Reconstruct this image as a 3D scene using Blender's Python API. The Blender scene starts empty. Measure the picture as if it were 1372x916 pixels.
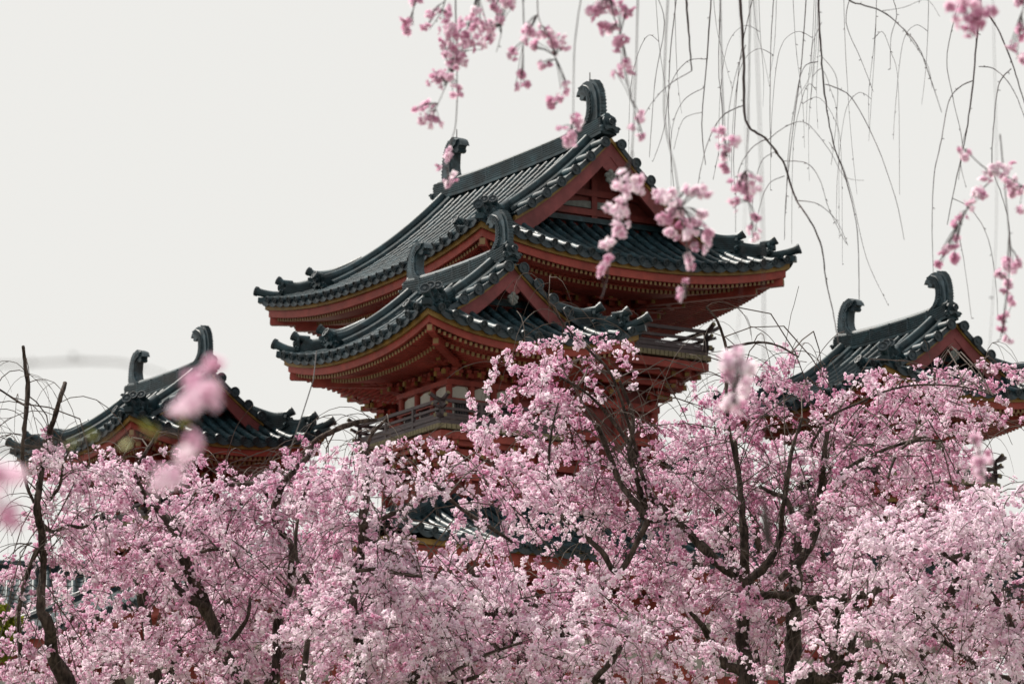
import bpy, math, random
import numpy as np
from mathutils import Vector, Matrix, noise as mnoise
random.seed(7); rng = np.random.default_rng(11)
S = bpy.context.scene
COL = S.collection
PI = math.pi

# ------------------------------------------------------------------ camera
FPX, PITCH, CAMZ = 5794.5, 0.203, 1.6
FOCUS = 33.0
def at(px, py, D):
    """world point seen at photo pixel (px,py) at distance D along the view axis"""
    X = (px-686)/FPX*D; Y = -(py-458)/FPX*D
    return Vector((X, D*math.cos(PITCH)-Y*math.sin(PITCH), CAMZ+D*math.sin(PITCH)+Y*math.cos(PITCH)))
cam_d = bpy.data.cameras.new('camera'); cam = bpy.data.objects.new('camera', cam_d); COL.objects.link(cam)
cam.location = (0, 0, CAMZ); cam.rotation_euler = (PI/2+PITCH, 0, 0)
cam_d.sensor_width = 36; cam_d.lens = FPX/1372*36
cam_d.clip_start = 0.3; cam_d.clip_end = 6000
cam_d.dof.use_dof = True; cam_d.dof.focus_distance = FOCUS; cam_d.dof.aperture_fstop = 11
S.camera = cam

# ------------------------------------------------------------------ light
SUN_EL, SUN_AZ = math.radians(50), math.radians(-50)      # azimuth measured from +Y towards +X
w = bpy.data.worlds.new('World'); S.world = w; w.use_nodes = True
nt = w.node_tree; nt.nodes.clear()
out = nt.nodes.new('ShaderNodeOutputWorld'); bg = nt.nodes.new('ShaderNodeBackground')
sky = nt.nodes.new('ShaderNodeTexSky'); sky.sky_type = 'NISHITA'; sky.sun_disc = False
sky.sun_elevation = SUN_EL; sky.sun_rotation = SUN_AZ; sky.dust_density = 4; sky.air_density = 1.0
veil = nt.nodes.new('ShaderNodeMix'); veil.data_type = 'RGBA'; veil.inputs[0].default_value = 0.93
veil.inputs[7].default_value = (8.5, 8.38, 8.0, 1)        # thin bright high cloud over the whole sky
nt.links.new(sky.outputs[0], veil.inputs[6]); nt.links.new(veil.outputs[2], bg.inputs[0])
bg.inputs[1].default_value = 0.0775
nt.links.new(bg.outputs[0], out.inputs[0])
sd = bpy.data.lights.new('sun', 'SUN'); sd.energy = 5.0; sd.angle = math.radians(1.2); sd.color = (1.0, 0.94, 0.86)
sun = bpy.data.objects.new('sun', sd); COL.objects.link(sun)
tosun = Vector((math.sin(SUN_AZ)*math.cos(SUN_EL), math.cos(SUN_AZ)*math.cos(SUN_EL), math.sin(SUN_EL)))
sun.rotation_euler = tosun.to_track_quat('Z', 'Y').to_euler()
vs = S.view_settings; vs.view_transform = 'Standard'; vs.look = 'None'; vs.exposure = 0.42; vs.gamma = 1
S.render.engine = 'CYCLES'
S.cycles.max_bounces = 12; S.cycles.diffuse_bounces = 5; S.cycles.transmission_bounces = 8; S.cycles.transparent_max_bounces = 4

# ------------------------------------------------------------------ materials
def mat(name, col, rough=0.6, spec=0.5, var=0.15, scale=6, bump=0.0, col2=None, bscale=None, trans=0, tint=False, gloss_rough_var=0.0, bdist=0.01):
    m = bpy.data.materials.new(name); m.use_nodes = True
    t = m.node_tree; N = t.nodes; L = t.links
    p = N['Principled BSDF']; p.inputs['Roughness'].default_value = rough
    p.inputs['Specular IOR Level'].default_value = spec
    tc = N.new('ShaderNodeTexCoord')
    nz = N.new('ShaderNodeTexNoise'); nz.inputs['Scale'].default_value = scale; nz.inputs['Detail'].default_value = 8; nz.inputs['Roughness'].default_value = 0.65
    L.new(tc.outputs['Object'], nz.inputs['Vector'])
    rp = N.new('ShaderNodeValToRGB'); rp.color_ramp.elements[0].position = 0.32; rp.color_ramp.elements[1].position = 0.68
    c2 = col2 if col2 else tuple(c*(1+var) for c in col)
    c1 = tuple(c*(1-var) for c in col)
    rp.color_ramp.elements[0].color = (*c1, 1); rp.color_ramp.elements[1].color = (*c2, 1)
    L.new(nz.outputs['Fac'], rp.inputs['Fac']); colout = rp.outputs['Color']
    L.new(colout, p.inputs['Base Color'])
    if gloss_rough_var:
        n2 = N.new('ShaderNodeTexNoise'); n2.inputs['Scale'].default_value = scale*2.3; n2.inputs['Detail'].default_value = 5
        L.new(tc.outputs['Object'], n2.inputs['Vector'])
        mr = N.new('ShaderNodeMapRange'); mr.inputs['To Min'].default_value = rough-gloss_rough_var; mr.inputs['To Max'].default_value = rough+gloss_rough_var
        L.new(n2.outputs['Fac'], mr.inputs['Value']); L.new(mr.outputs[0], p.inputs['Roughness'])
    if bump:
        b = N.new('ShaderNodeBump'); b.inputs['Strength'].default_value = bump; b.inputs['Distance'].default_value = bdist
        n3 = N.new('ShaderNodeTexNoise'); n3.inputs['Scale'].default_value = bscale or scale*4; n3.inputs['Detail'].default_value = 8
        L.new(tc.outputs['Object'], n3.inputs['Vector']); L.new(n3.outputs['Fac'], b.inputs['Height']); L.new(b.outputs['Normal'], p.inputs['Normal'])
    return m
M = {}
M['tile'] = mat('roof_tile', (0.009, 0.024, 0.032), 0.46, 0.27, 0.35, 3.5, 0.25, col2=(0.024, 0.056, 0.070), gloss_rough_var=0.12, bscale=30)
M['tile_end'] = mat('roof_tile_end', (0.020, 0.033, 0.042), 0.5, 0.35, 0.3, 5, 0.3, bscale=40)
M['ornament'] = mat('tile_ornament', (0.014, 0.032, 0.042), 0.44, 0.38, 0.35, 7, 0.4, col2=(0.042, 0.074, 0.092), bscale=35)
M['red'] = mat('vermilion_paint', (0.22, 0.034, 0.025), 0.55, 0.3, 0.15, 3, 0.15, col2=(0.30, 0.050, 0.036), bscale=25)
M['darkred'] = mat('dark_red_paint', (0.15, 0.028, 0.024), 0.6, 0.3, 0.25, 3, 0.15, bscale=25)  # darker red for soffits, gable walls and beams, roof deck and lower walls
M['mauve'] = mat('faded_barge_board_paint', (0.155, 0.036, 0.038), 0.6, 0.3, 0.2, 3, 0.15, bscale=25)
M['ochre'] = mat('ochre_paint', (0.20, 0.118, 0.028), 0.55, 0.3, 0.2, 5, 0.1)
M['cream'] = mat('cream_painted_timber_end', (0.22, 0.145, 0.070), 0.6, 0.3, 0.15, 8)
M['plank'] = mat('khaki_plank_end', (0.17, 0.145, 0.085), 0.7, 0.3, 0.25, 8)
M['plaster'] = mat('white_plaster', (0.50, 0.50, 0.46), 0.85, 0.2, 0.1, 4, 0.1)
M['rail'] = mat('dark_lacquered_timber', (0.060, 0.040, 0.045), 0.5, 0.4, 0.3, 6, 0.1)
M['lattice'] = mat('dark_lattice', (0.03, 0.04, 0.045), 0.7, 0.3, 0.3, 6)
M['greywood'] = mat('grey_weathered_carving', (0.13, 0.14, 0.135), 0.8, 0.2, 0.3, 9, 0.3)
M['metal'] = mat('lightning_rod_metal', (0.12, 0.11, 0.11), 0.4, 0.5, 0.1, 4)
M['stone'] = mat('stone_base', (0.30, 0.29, 0.27), 0.85, 0.2, 0.2, 2, 0.3)
M['bark'] = mat('cherry_bark', (0.040, 0.028, 0.024), 0.85, 0.2, 0.4, 9, 0.9, col2=(0.105, 0.082, 0.07), bscale=60, bdist=0.02)
M['twig'] = mat('cherry_twig_bark', (0.060, 0.042, 0.036), 0.8, 0.2, 0.3, 10, col2=(0.13, 0.105, 0.09))
M['twigdark'] = mat('hanging_twig_bark', (0.045, 0.034, 0.036), 0.8, 0.2, 0.3, 10, col2=(0.085, 0.066, 0.066))
def bark_detail(m, sc=(30,30,6)):
    t = m.node_tree; N = t.nodes; L = t.links; p = N['Principled BSDF']
    tc = N.new('ShaderNodeTexCoord'); mp = N.new('ShaderNodeMapping'); mp.inputs['Scale'].default_value = sc
    v = N.new('ShaderNodeTexNoise'); v.inputs['Scale'].default_value = 1.5; v.inputs['Detail'].default_value = 6; v.inputs['Roughness'].default_value = 0.7
    L.new(tc.outputs['Object'], mp.inputs[0]); L.new(mp.outputs[0], v.inputs['Vector'])
    b = N.new('ShaderNodeBump'); b.inputs['Strength'].default_value = 1.0; b.inputs['Distance'].default_value = 0.03
    L.new(v.outputs['Fac'], b.inputs['Height']); L.new(b.outputs['Normal'], p.inputs['Normal'])
    mx = N.new('ShaderNodeMix'); mx.data_type = 'RGBA'; mx.blend_type = 'MULTIPLY'; mx.inputs[0].default_value = 1
    rp = N.new('ShaderNodeValToRGB'); rp.color_ramp.elements[0].position = .38; rp.color_ramp.elements[0].color = (.35,.33,.32,1); rp.color_ramp.elements[1].position = .62; rp.color_ramp.elements[1].color = (1.5,1.45,1.4,1)
    L.new(v.outputs['Fac'], rp.inputs[0]); src = p.inputs['Base Color'].links[0].from_socket
    L.new(src, mx.inputs[6]); L.new(rp.outputs[0], mx.inputs[7]); L.new(mx.outputs[2], p.inputs['Base Color'])
bark_detail(M['bark'])
def grime(m, scale=1.3, lo=0.62, fine=18, cell=.28):
    t = m.node_tree; N = t.nodes; L = t.links; p = N['Principled BSDF']
    tc = N.new('ShaderNodeTexCoord'); a = N.new('ShaderNodeTexNoise'); a.inputs['Scale'].default_value = scale; a.inputs['Detail'].default_value = 10; a.inputs['Roughness'].default_value = .75
    b = N.new('ShaderNodeTexVoronoi'); b.inputs['Scale'].default_value = fine
    L.new(tc.outputs['Object'], a.inputs['Vector']); L.new(tc.outputs['Object'], b.inputs['Vector'])
    r1 = N.new('ShaderNodeMapRange'); r1.inputs['From Min'].default_value = .35; r1.inputs['From Max'].default_value = .65; r1.inputs['To Min'].default_value = lo; r1.inputs['To Max'].default_value = 1.15
    L.new(a.outputs['Fac'], r1.inputs['Value'])
    sep = N.new('ShaderNodeSeparateColor'); L.new(b.outputs['Color'], sep.inputs[0])
    r2 = N.new('ShaderNodeMapRange'); r2.inputs['To Min'].default_value = 1-cell; r2.inputs['To Max'].default_value = 1+cell; L.new(sep.outputs[0], r2.inputs['Value'])
    mu = N.new('ShaderNodeMath'); mu.operation = 'MULTIPLY'; L.new(r1.outputs[0], mu.inputs[0]); L.new(r2.outputs[0], mu.inputs[1])
    mx = N.new('ShaderNodeMix'); mx.data_type = 'RGBA'; mx.blend_type = 'MULTIPLY'; mx.inputs[0].default_value = 1
    L.new(p.inputs['Base Color'].links[0].from_socket, mx.inputs[6]); L.new(mu.outputs[0], mx.inputs[7]); L.new(mx.outputs[2], p.inputs['Base Color'])
for k_, a_, b_ in (('tile', .55, 4), ('tile_end', .6, 6), ('ornament', .6, 14), ('red', .72, 9), ('darkred', .65, 9), ('mauve', .7, 7), ('ochre', .6, 9), ('rail', .6, 9), ('plaster', .75, 5)): grime(M[k_], 1.3, a_, b_, .34 if 'tile' in k_ else (.28 if k_ == 'ornament' else .07))
M['ground'] = mat('pale_gravel', (0.24, 0.22, 0.19), 0.95, 0.1, 0.2, 0.7, 0.4, bscale=30)
M['moss'] = mat('mossy_lawn', (0.07, 0.09, 0.03), 0.95, 0.1, 0.3, 0.6, 0.4, bscale=20)

def petal_mat(name, translucent=0.42):
    m = bpy.data.materials.new(name); m.use_nodes = True
    t = m.node_tree; N = t.nodes; L = t.links; N.clear()
    o = N.new('ShaderNodeOutputMaterial'); at_ = N.new('ShaderNodeAttribute'); at_.attribute_name = 'petal_colour'
    d = N.new('ShaderNodeBsdfDiffuse'); tr = N.new('ShaderNodeBsdfTranslucent'); mx = N.new('ShaderNodeMixShader'); mx.inputs[0].default_value = translucent
    L.new(at_.outputs['Color'], d.inputs['Color']); L.new(at_.outputs['Color'], tr.inputs['Color'])
    L.new(d.outputs[0], mx.inputs[1]); L.new(tr.outputs[0], mx.inputs[2]); L.new(mx.outputs[0], o.inputs[0])
    return m
M['petal'] = petal_mat('cherry_petal')
M['leaf'] = petal_mat('evergreen_leaf', 0.3)

# ------------------------------------------------------------------ mesh helpers
class MB:
    def __init__(s): s.v = []; s.f = []
    def add(s, vs, fs):
        o = len(s.v); s.v.extend([tuple(p) for p in vs]); s.f.extend([tuple(i+o for i in f) for f in fs])
    def box(s, c, h, ax=None):
        """centre, half sizes, optional axes (3 vectors)"""
        c = Vector(c)
        X, Y, Z = ax if ax else (Vector((1,0,0)), Vector((0,1,0)), Vector((0,0,1)))
        P = [c+X*(i*h[0])+Y*(j*h[1])+Z*(k*h[2]) for k in (-1,1) for j in (-1,1) for i in (-1,1)]
        s.add(P, [(0,2,3,1),(4,5,7,6),(0,1,5,4),(2,6,7,3),(0,4,6,2),(1,3,7,5)])
    def beam(s, a, b, wd, ht, up=(0,0,1)):
        a = Vector(a); b = Vector(b); d = b-a; l = d.length
        if l < 1e-6: return
        d /= l; up = Vector(up); x = d.cross(up).normalized(); u = x.cross(d)
        s.box((a+b)/2, (l/2, wd/2, ht/2), (d, x, u))
    def tube(s, pts, rad, n=6, cap=True):
        pts = [Vector(p) for p in pts]; m = len(pts)
        if m < 2: return
        rr = rad if hasattr(rad, '__len__') else [rad]*m
        o = len(s.v); pu = None
        for i, p in enumerate(pts):
            t = (pts[min(i+1, m-1)]-pts[max(i-1, 0)])
            if t.length < 1e-9: t = Vector((0,0,1))
            t.normalize()
            if pu is None:
                pu = t.orthogonal().normalized()
            else:
                pu = (pu-t*pu.dot(t)); pu = pu.normalized() if pu.length > 1e-6 else t.orthogonal().normalized()
            q = t.cross(pu)
            for k in range(n):
                a = 2*PI*k/n
                s.v.append(tuple(p+(pu*math.cos(a)+q*math.sin(a))*rr[i]))
        for i in range(m-1):
            for k in range(n):
                k2 = (k+1) % n
                s.f.append((o+i*n+k, o+i*n+k2, o+(i+1)*n+k2, o+(i+1)*n+k))
        if cap:
            s.f.append(tuple(o+k for k in range(n))[::-1]); s.f.append(tuple(o+(m-1)*n+k for k in range(n)))
    def sweep(s, pts, sides, ups, prof):
        """open/closed profile [(a,b)] placed at each point: p + side*a + up*b ; profile closed"""
        o = len(s.v); n = len(prof)
        for p, x, u in zip(pts, sides, ups):
            for a, b in prof: s.v.append(tuple(Vector(p)+Vector(x)*a+Vector(u)*b))
        for i in range(len(pts)-1):
            for k in range(n):
                k2 = (k+1) % n
                s.f.append((o+i*n+k, o+i*n+k2, o+(i+1)*n+k2, o+(i+1)*n+k))
        s.f.append(tuple(o+k for k in range(n))[::-1]); s.f.append(tuple(o+(len(pts)-1)*n+k for k in range(n)))
    def prism(s, poly, c, X, Z, Y, th):
        """2D polygon (a,b) in plane X,Z centred at c, extruded +-th/2 along Y"""
        c = Vector(c); X = Vector(X); Y = Vector(Y); Z = Vector(Z); n = len(poly)
        P = [c+X*a+Z*b+Y*(th/2) for a, b in poly]+[c+X*a+Z*b-Y*(th/2) for a, b in poly]
        s.add(P, [tuple(range(n)), tuple(range(2*n-1, n-1, -1))]+[(i, (i+n), (i+1) % n+n, (i+1) % n) for i in range(n)])
    def build(s, name, m, parent=None, smooth=False, angle=40):
        me = bpy.data.meshes.new(name); me.from_pydata(s.v, [], s.f); me.materials.append(m)
        if smooth: 
            me.polygons.foreach_set('use_smooth', [True]*len(me.polygons))
            try: me.set_sharp_from_angle(angle=math.radians(angle))
            except Exception: pass
        me.update()
        o = bpy.data.objects.new(name, me); COL.objects.link(o)
        if parent: o.parent = parent
        return o
def empty(name, loc=(0,0,0), rz=0, parent=None):
    o = bpy.data.objects.new(name, None); COL.objects.link(o); o.location = loc; o.rotation_euler = (0,0,rz)
    o.empty_display_size = 0.3
    if parent: o.parent = parent
    return o
def tag(o, label=None, cat=None, group=None, kind=None):
    if label: o['label'] = label
    if cat: o['category'] = cat
    if group: o['group'] = group
    if kind: o['kind'] = kind
    return o
ZV = Vector((0,0,1))

# ------------------------------------------------------------------ the tower (local frame: x along the main ridge, y towards the long side seen at left)
A_ROT = 1.030
UU, VV = 12.584, 10.451
uvec = Vector((-math.cos(A_ROT), math.sin(A_ROT), 0)); wvec = Vector((math.sin(A_ROT), math.cos(A_ROT), 0))
near = Vector((-1.032, 82.327, 0))
centre = near+uvec*UU/2+wvec*VV/2
Z_T = 16.814+CAMZ; Z_M = 19.839+CAMZ
tower = empty('castle_tower', (centre.x, centre.y, 0), math.atan2(uvec.y, uvec.x))
tag(tower, 'vermilion wooden tower with dark tiled gable roofs and corner turrets above the blossom', 'tower')

TP = 0.30; TPX = 0.33                                                   # tile pitch
def roll_profile(n=7): return [(math.cos(PI*k/(n-1)), math.sin(PI*k/(n-1))) for k in range(n)]
RP = roll_profile()
def tile_field(mb, mbe, pathf, side, dmax, outn, r=0.070, pitch=TP, step=0.30, d0=-0.12, ends=True, pans=True):
    """one tile column: roll + pan strip to its +side. pathf(d, off)->point on surface at distance d up the slope, lateral offset off"""
    nst = max(1, int(round((dmax-d0)/step)))
    o = len(mb.v); rings = 0
    side = Vector(side)
    for i in range(nst):
        da = d0+(dmax-d0)*i/nst; db = d0+(dmax-d0)*(i+1)/nst-0.004
        for d, q in ((da, 1.06), (db, 0.93)):
            p = pathf(d, 0); t = (pathf(d+0.05, 0)-pathf(d-0.05, 0)).normalized(); nrm = side.cross(t)
            if nrm.z < 0: nrm = -nrm
            for a, b in RP: mb.v.append(tuple(p+side*(a*r*q)+nrm*(b*r*q+0.015)))
            rings += 1
    n = len(RP)
    for i in range(rings-1):
        for k in range(n-1): mb.f.append((o+i*n+k, o+i*n+k+1, o+(i+1)*n+k+1, o+(i+1)*n+k))
    if ends:
        p = pathf(d0, 0); t = (pathf(d0+0.05, 0)-pathf(d0-0.05, 0)).normalized(); nrm = side.cross(t)
        if nrm.z < 0: nrm = -nrm
        c = p+nrm*(0.022)
        disk(mbe, c, t, r*1.12)
def disk(mbe, c, t, R):
    """round eave-end tile with a raised rim and boss facing -t"""
    t = t.normalized(); u = t.orthogonal().normalized(); q = t.cross(u); n = 14
    o = len(mbe.v)
    for (rr, dd) in ((R, 0.03), (R, -0.02), (R*0.80, -0.02), (R*0.74, 0.0), (R*0.36, 0.0), (R*0.28, -0.016)):
        for k in range(n):
            a = 2*PI*k/n; mbe.v.append(tuple(c+t*dd+(u*math.cos(a)+q*math.sin(a))*rr))
    for j in range(5):
        for k in range(n): mbe.f.append((o+j*n+k, o+(j+1)*n+k, o+(j+1)*n+(k+1) % n, o+j*n+(k+1) % n))
    mbe.f.append(tuple(o+5*n+k for k in range(n))); 
def pan_field(mb, mbe, pathf, side, dmax, half, d0=-0.09, step=0.24, lipz=0.085):
    """concave pan column centred between two rolls"""
    nst = max(1, int(round((dmax-d0)/step))); side = Vector(side)
    offs = [-half, -half*0.5, 0, half*0.5, half]
    o = len(mb.v); rings = 0
    for i in range(nst):
        da = d0+(dmax-d0)*i/nst; db = d0+(dmax-d0)*(i+1)/nst-0.003
        for d, q in ((da, 0.022), (db, 0.0)):
            for of in offs:
                p = pathf(d, of); mb.v.append((p.x, p.y, p.z+q-0.055*(1-(of/half)**2)))
            rings += 1
    for i in range(rings-1):
        for k in range(4): mb.f.append((o+i*5+k, o+i*5+k+1, o+(i+1)*5+k+1, o+(i+1)*5+k))
    # hanging curved lip at the eave
    t = (pathf(d0+0.05, 0)-pathf(d0-0.05, 0)); t.z = 0; t.normalize()
    o = len(mbe.v)
    for j, (dz, dt) in enumerate(((0.022, 0), (-lipz, 0.0), (-lipz, 0.03))):
        for of in offs:
            p = pathf(d0, of)+t*(dt-0.002); mbe.v.append((p.x, p.y, p.z+dz-0.055*(1-(of/half)**2)))
    for j in range(2):
        for k in range(4): mbe.f.append((o+j*5+k, o+j*5+k+1, o+(j+1)*5+k+1, o+(j+1)*5+k))

def ridge_sweep(mb, pts, side=None, wd=0.2, layers=4, lh=0.042, rr=0.085, closed=True):
    """stacked thin ridge tiles with a round tile on top, following pts"""
    pts = [Vector(p) for p in pts]; ups = []; sides = []
    for i in range(len(pts)):
        t = (pts[min(i+1, len(pts)-1)]-pts[max(i-1, 0)]).normalized()
        s = t.cross(ZV).normalized(); sides.append(s); ups.append(s.cross(t).normalized())
    prof = []; z = -0.06; right = []
    for k in range(layers):
        x = wd/2*(1.0 if True else 1); right += [(x+0.012, z if k else -0.1), (x+0.012, z+lh*0.62), (x-0.014, z+lh*0.66), (x-0.014, z+lh)]; z += lh
    top = z
    right += [(wd/2+0.005, top), (rr+0.005, top+0.02)]
    arc = [(rr*math.cos(a), top+0.02+rr*math.sin(a)) for a in [PI*k/8 for k in range(9)]]
    left = [(-a, b) for a, b in right][::-1]
    prof = right+arc[1:-1]+left
    mb.sweep(pts, sides, ups, prof)
    return top+0.02+rr

def onigawara(mb, mbd, p, d, size=1.0, top=0.0, roll=True):
    """ornament tile closing a ridge: p = foot of ridge end, d = outward direction"""
    d = Vector(d).normalized(); dh = Vector((d.x, d.y, 0)).normalized(); s = dh.cross(ZV)
    up = (ZV*0.96-dh*0.0).normalized()
    q = size
    poly = [(-.17,-.12),(-.25,-.09),(-.27,-.01),(-.21,.03),(-.15,.02),(-.155,.12),(-.19,.19),(-.15,.27),(-.08,.30),(0,.33),(.08,.30),(.15,.27),(.19,.19),(.155,.12),(.15,.02),(.21,.03),(.27,-.01),(.25,-.09),(.17,-.12),(.06,-.05),(-.06,-.05)]
    poly = [(a*q, b*q) for a, b in poly][::-1]
    mb.prism(poly, p+dh*0.03, s, up, dh, 0.07*q)
    mb.prism([(a*.66, b*.70+.02*q) for a, b in poly], p+dh*(0.085), s, up, dh, 0.05*q)
    # boss
    disk(mbd, p+dh*(0.14)+up*(0.14*q), -dh, 0.085*q)
    mb.tube([p+dh*0.05+up*0.14*q, p+dh*0.135+up*0.14*q], [0.10*q, 0.085*q], 10)
    for sg in (-1, 1):      # curled side fins
        pts = []
        for k in range(9):
            a = PI*0.1+k*PI*0.2; rad = (0.085-0.007*k)*q
            pts.append(p+dh*0.06+s*(sg*(0.20*q+rad*math.cos(a)))+up*(-0.04*q+rad*math.sin(a)))
        mb.tube(pts, [0.03*q*(1-k*0.07) for k in range(9)], 5)
    # flared round tile on top pointing outwards and up
    if not roll: return
    top = top or 0.30*q
    a = p-dh*0.16+up*(top-0.01); b = p+dh*0.05+up*(top+0.015); c = p+dh*0.15+up*(top+0.075)
    mb.tube([a, b, c], [0.075, 0.078, 0.092], 10)
    disk(mbd, c+(c-b).normalized()*0.015, -(c-b), 0.098)

def shibi(mb, base, inx, H=1.0, flip=1, W=1.0):
    """curled roof-end finial; inx = +1/-1 direction (along x) towards the middle of the ridge"""
    X = Vector((-inx, 0, 0)); Y = Vector((0,1,0))          # X = outwards
    out_ = [(.27,-.05),(.28,.22),(.27,.45),(.23,.66),(.15,.82),(.05,.92),(-.07,.965),(-.20,.955),(-.32,.90),(-.41,.81),(-.45,.72),
            (-.385,.745),(-.33,.735),(-.31,.69),(-.335,.64),(-.29,.60),(-.22,.60),(-.17,.64),(-.12,.66),(-.07,.60),(-.04,.48),(-.035,.34),(-.07,.20),(-.15,.10),(-.26,.03),(-.32,-.05)]
    P = [(a*H*W, b*H) for a, b in out_][::-1]
    mb.prism(P, base, X, ZV, Y, 0.20*H)
    # raised frame following the inner curve
    inner = [(-.24,0.0),(-.10,.10),(-.02,.22),(.01,.36),(0,.52),(-.05,.66),(-.13,.745),(-.26,.79)]
    mb.sweep([base+X*(a*H*W)+ZV*(b*H) for a, b in inner], [Y]*len(inner), [Vector((-1 if False else 0,0,1)) if i > 4 else -X for i in range(len(inner))],
             [(-.15*H,-.02*H),(.15*H,-.02*H),(.15*H,.035*H),(-.15*H,.035*H)])
    mid = [(-.10,0.0),(.02,.10),(.09,.22),(.12,.38),(.11,.55),(.05,.72),(-.05,.83),(-.20,.90),(-.33,.87)]
    # ribs between the inner frame and the outer rim, both faces
    def ev(c, t):
        t *= len(c)-1; i = min(int(t), len(c)-2); f = t-i
        return Vector((c[i][0]*(1-f)+c[i+1][0]*f, 0, c[i][1]*(1-f)+c[i+1][1]*f))
    for k in range(17):
        t = 0.02+0.96*k/16
        a = ev(inner, t); b = ev(mid, t)
        pa = base+X*(a.x*H*W)+ZV*(a.z*H); pb = base+X*(b.x*H*W)+ZV*(b.z*H)
        for sg in (-1, 1):
            mb.beam(pa+Y*(sg*.11*H), pb+Y*(sg*.11*H), 0.08*H, 0.030*H, up=(0,0,1) if abs((pb-pa).normalized().z) < .95 else (1,0,0))
    mb.tube([base+X*(a*H*W)+ZV*(b*H)+Y*.105*H for a, b in mid], 0.022*H, 6); mb.tube([base+X*(a*H*W)+ZV*(b*H)-Y*.105*H for a, b in mid], 0.022*H, 6)
    # back fin: separate, thinner, with small scallops down its edge
    fin = [(.10,.0),(.34,.0),(.365,.25),(.35,.48),(.305,.68),(.23,.83),(.13,.935),(.02,.985),(-.05,1.0),(-.02,.9),(.03,.8)]
    mb.prism([(a*H*W, b*H) for a, b in fin][::-1], base, X, ZV, Y, 0.13*H)
    for k in range(16):
        t = k/15; p = ev([(.345,.05),(.372,.25),(.357,.48),(.312,.68),(.237,.83),(.137,.935)], t)
        mb.box(base+X*(p.x*H*W)+ZV*(p.z*H), (.010*H, .072*H, .016*H))

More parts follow.
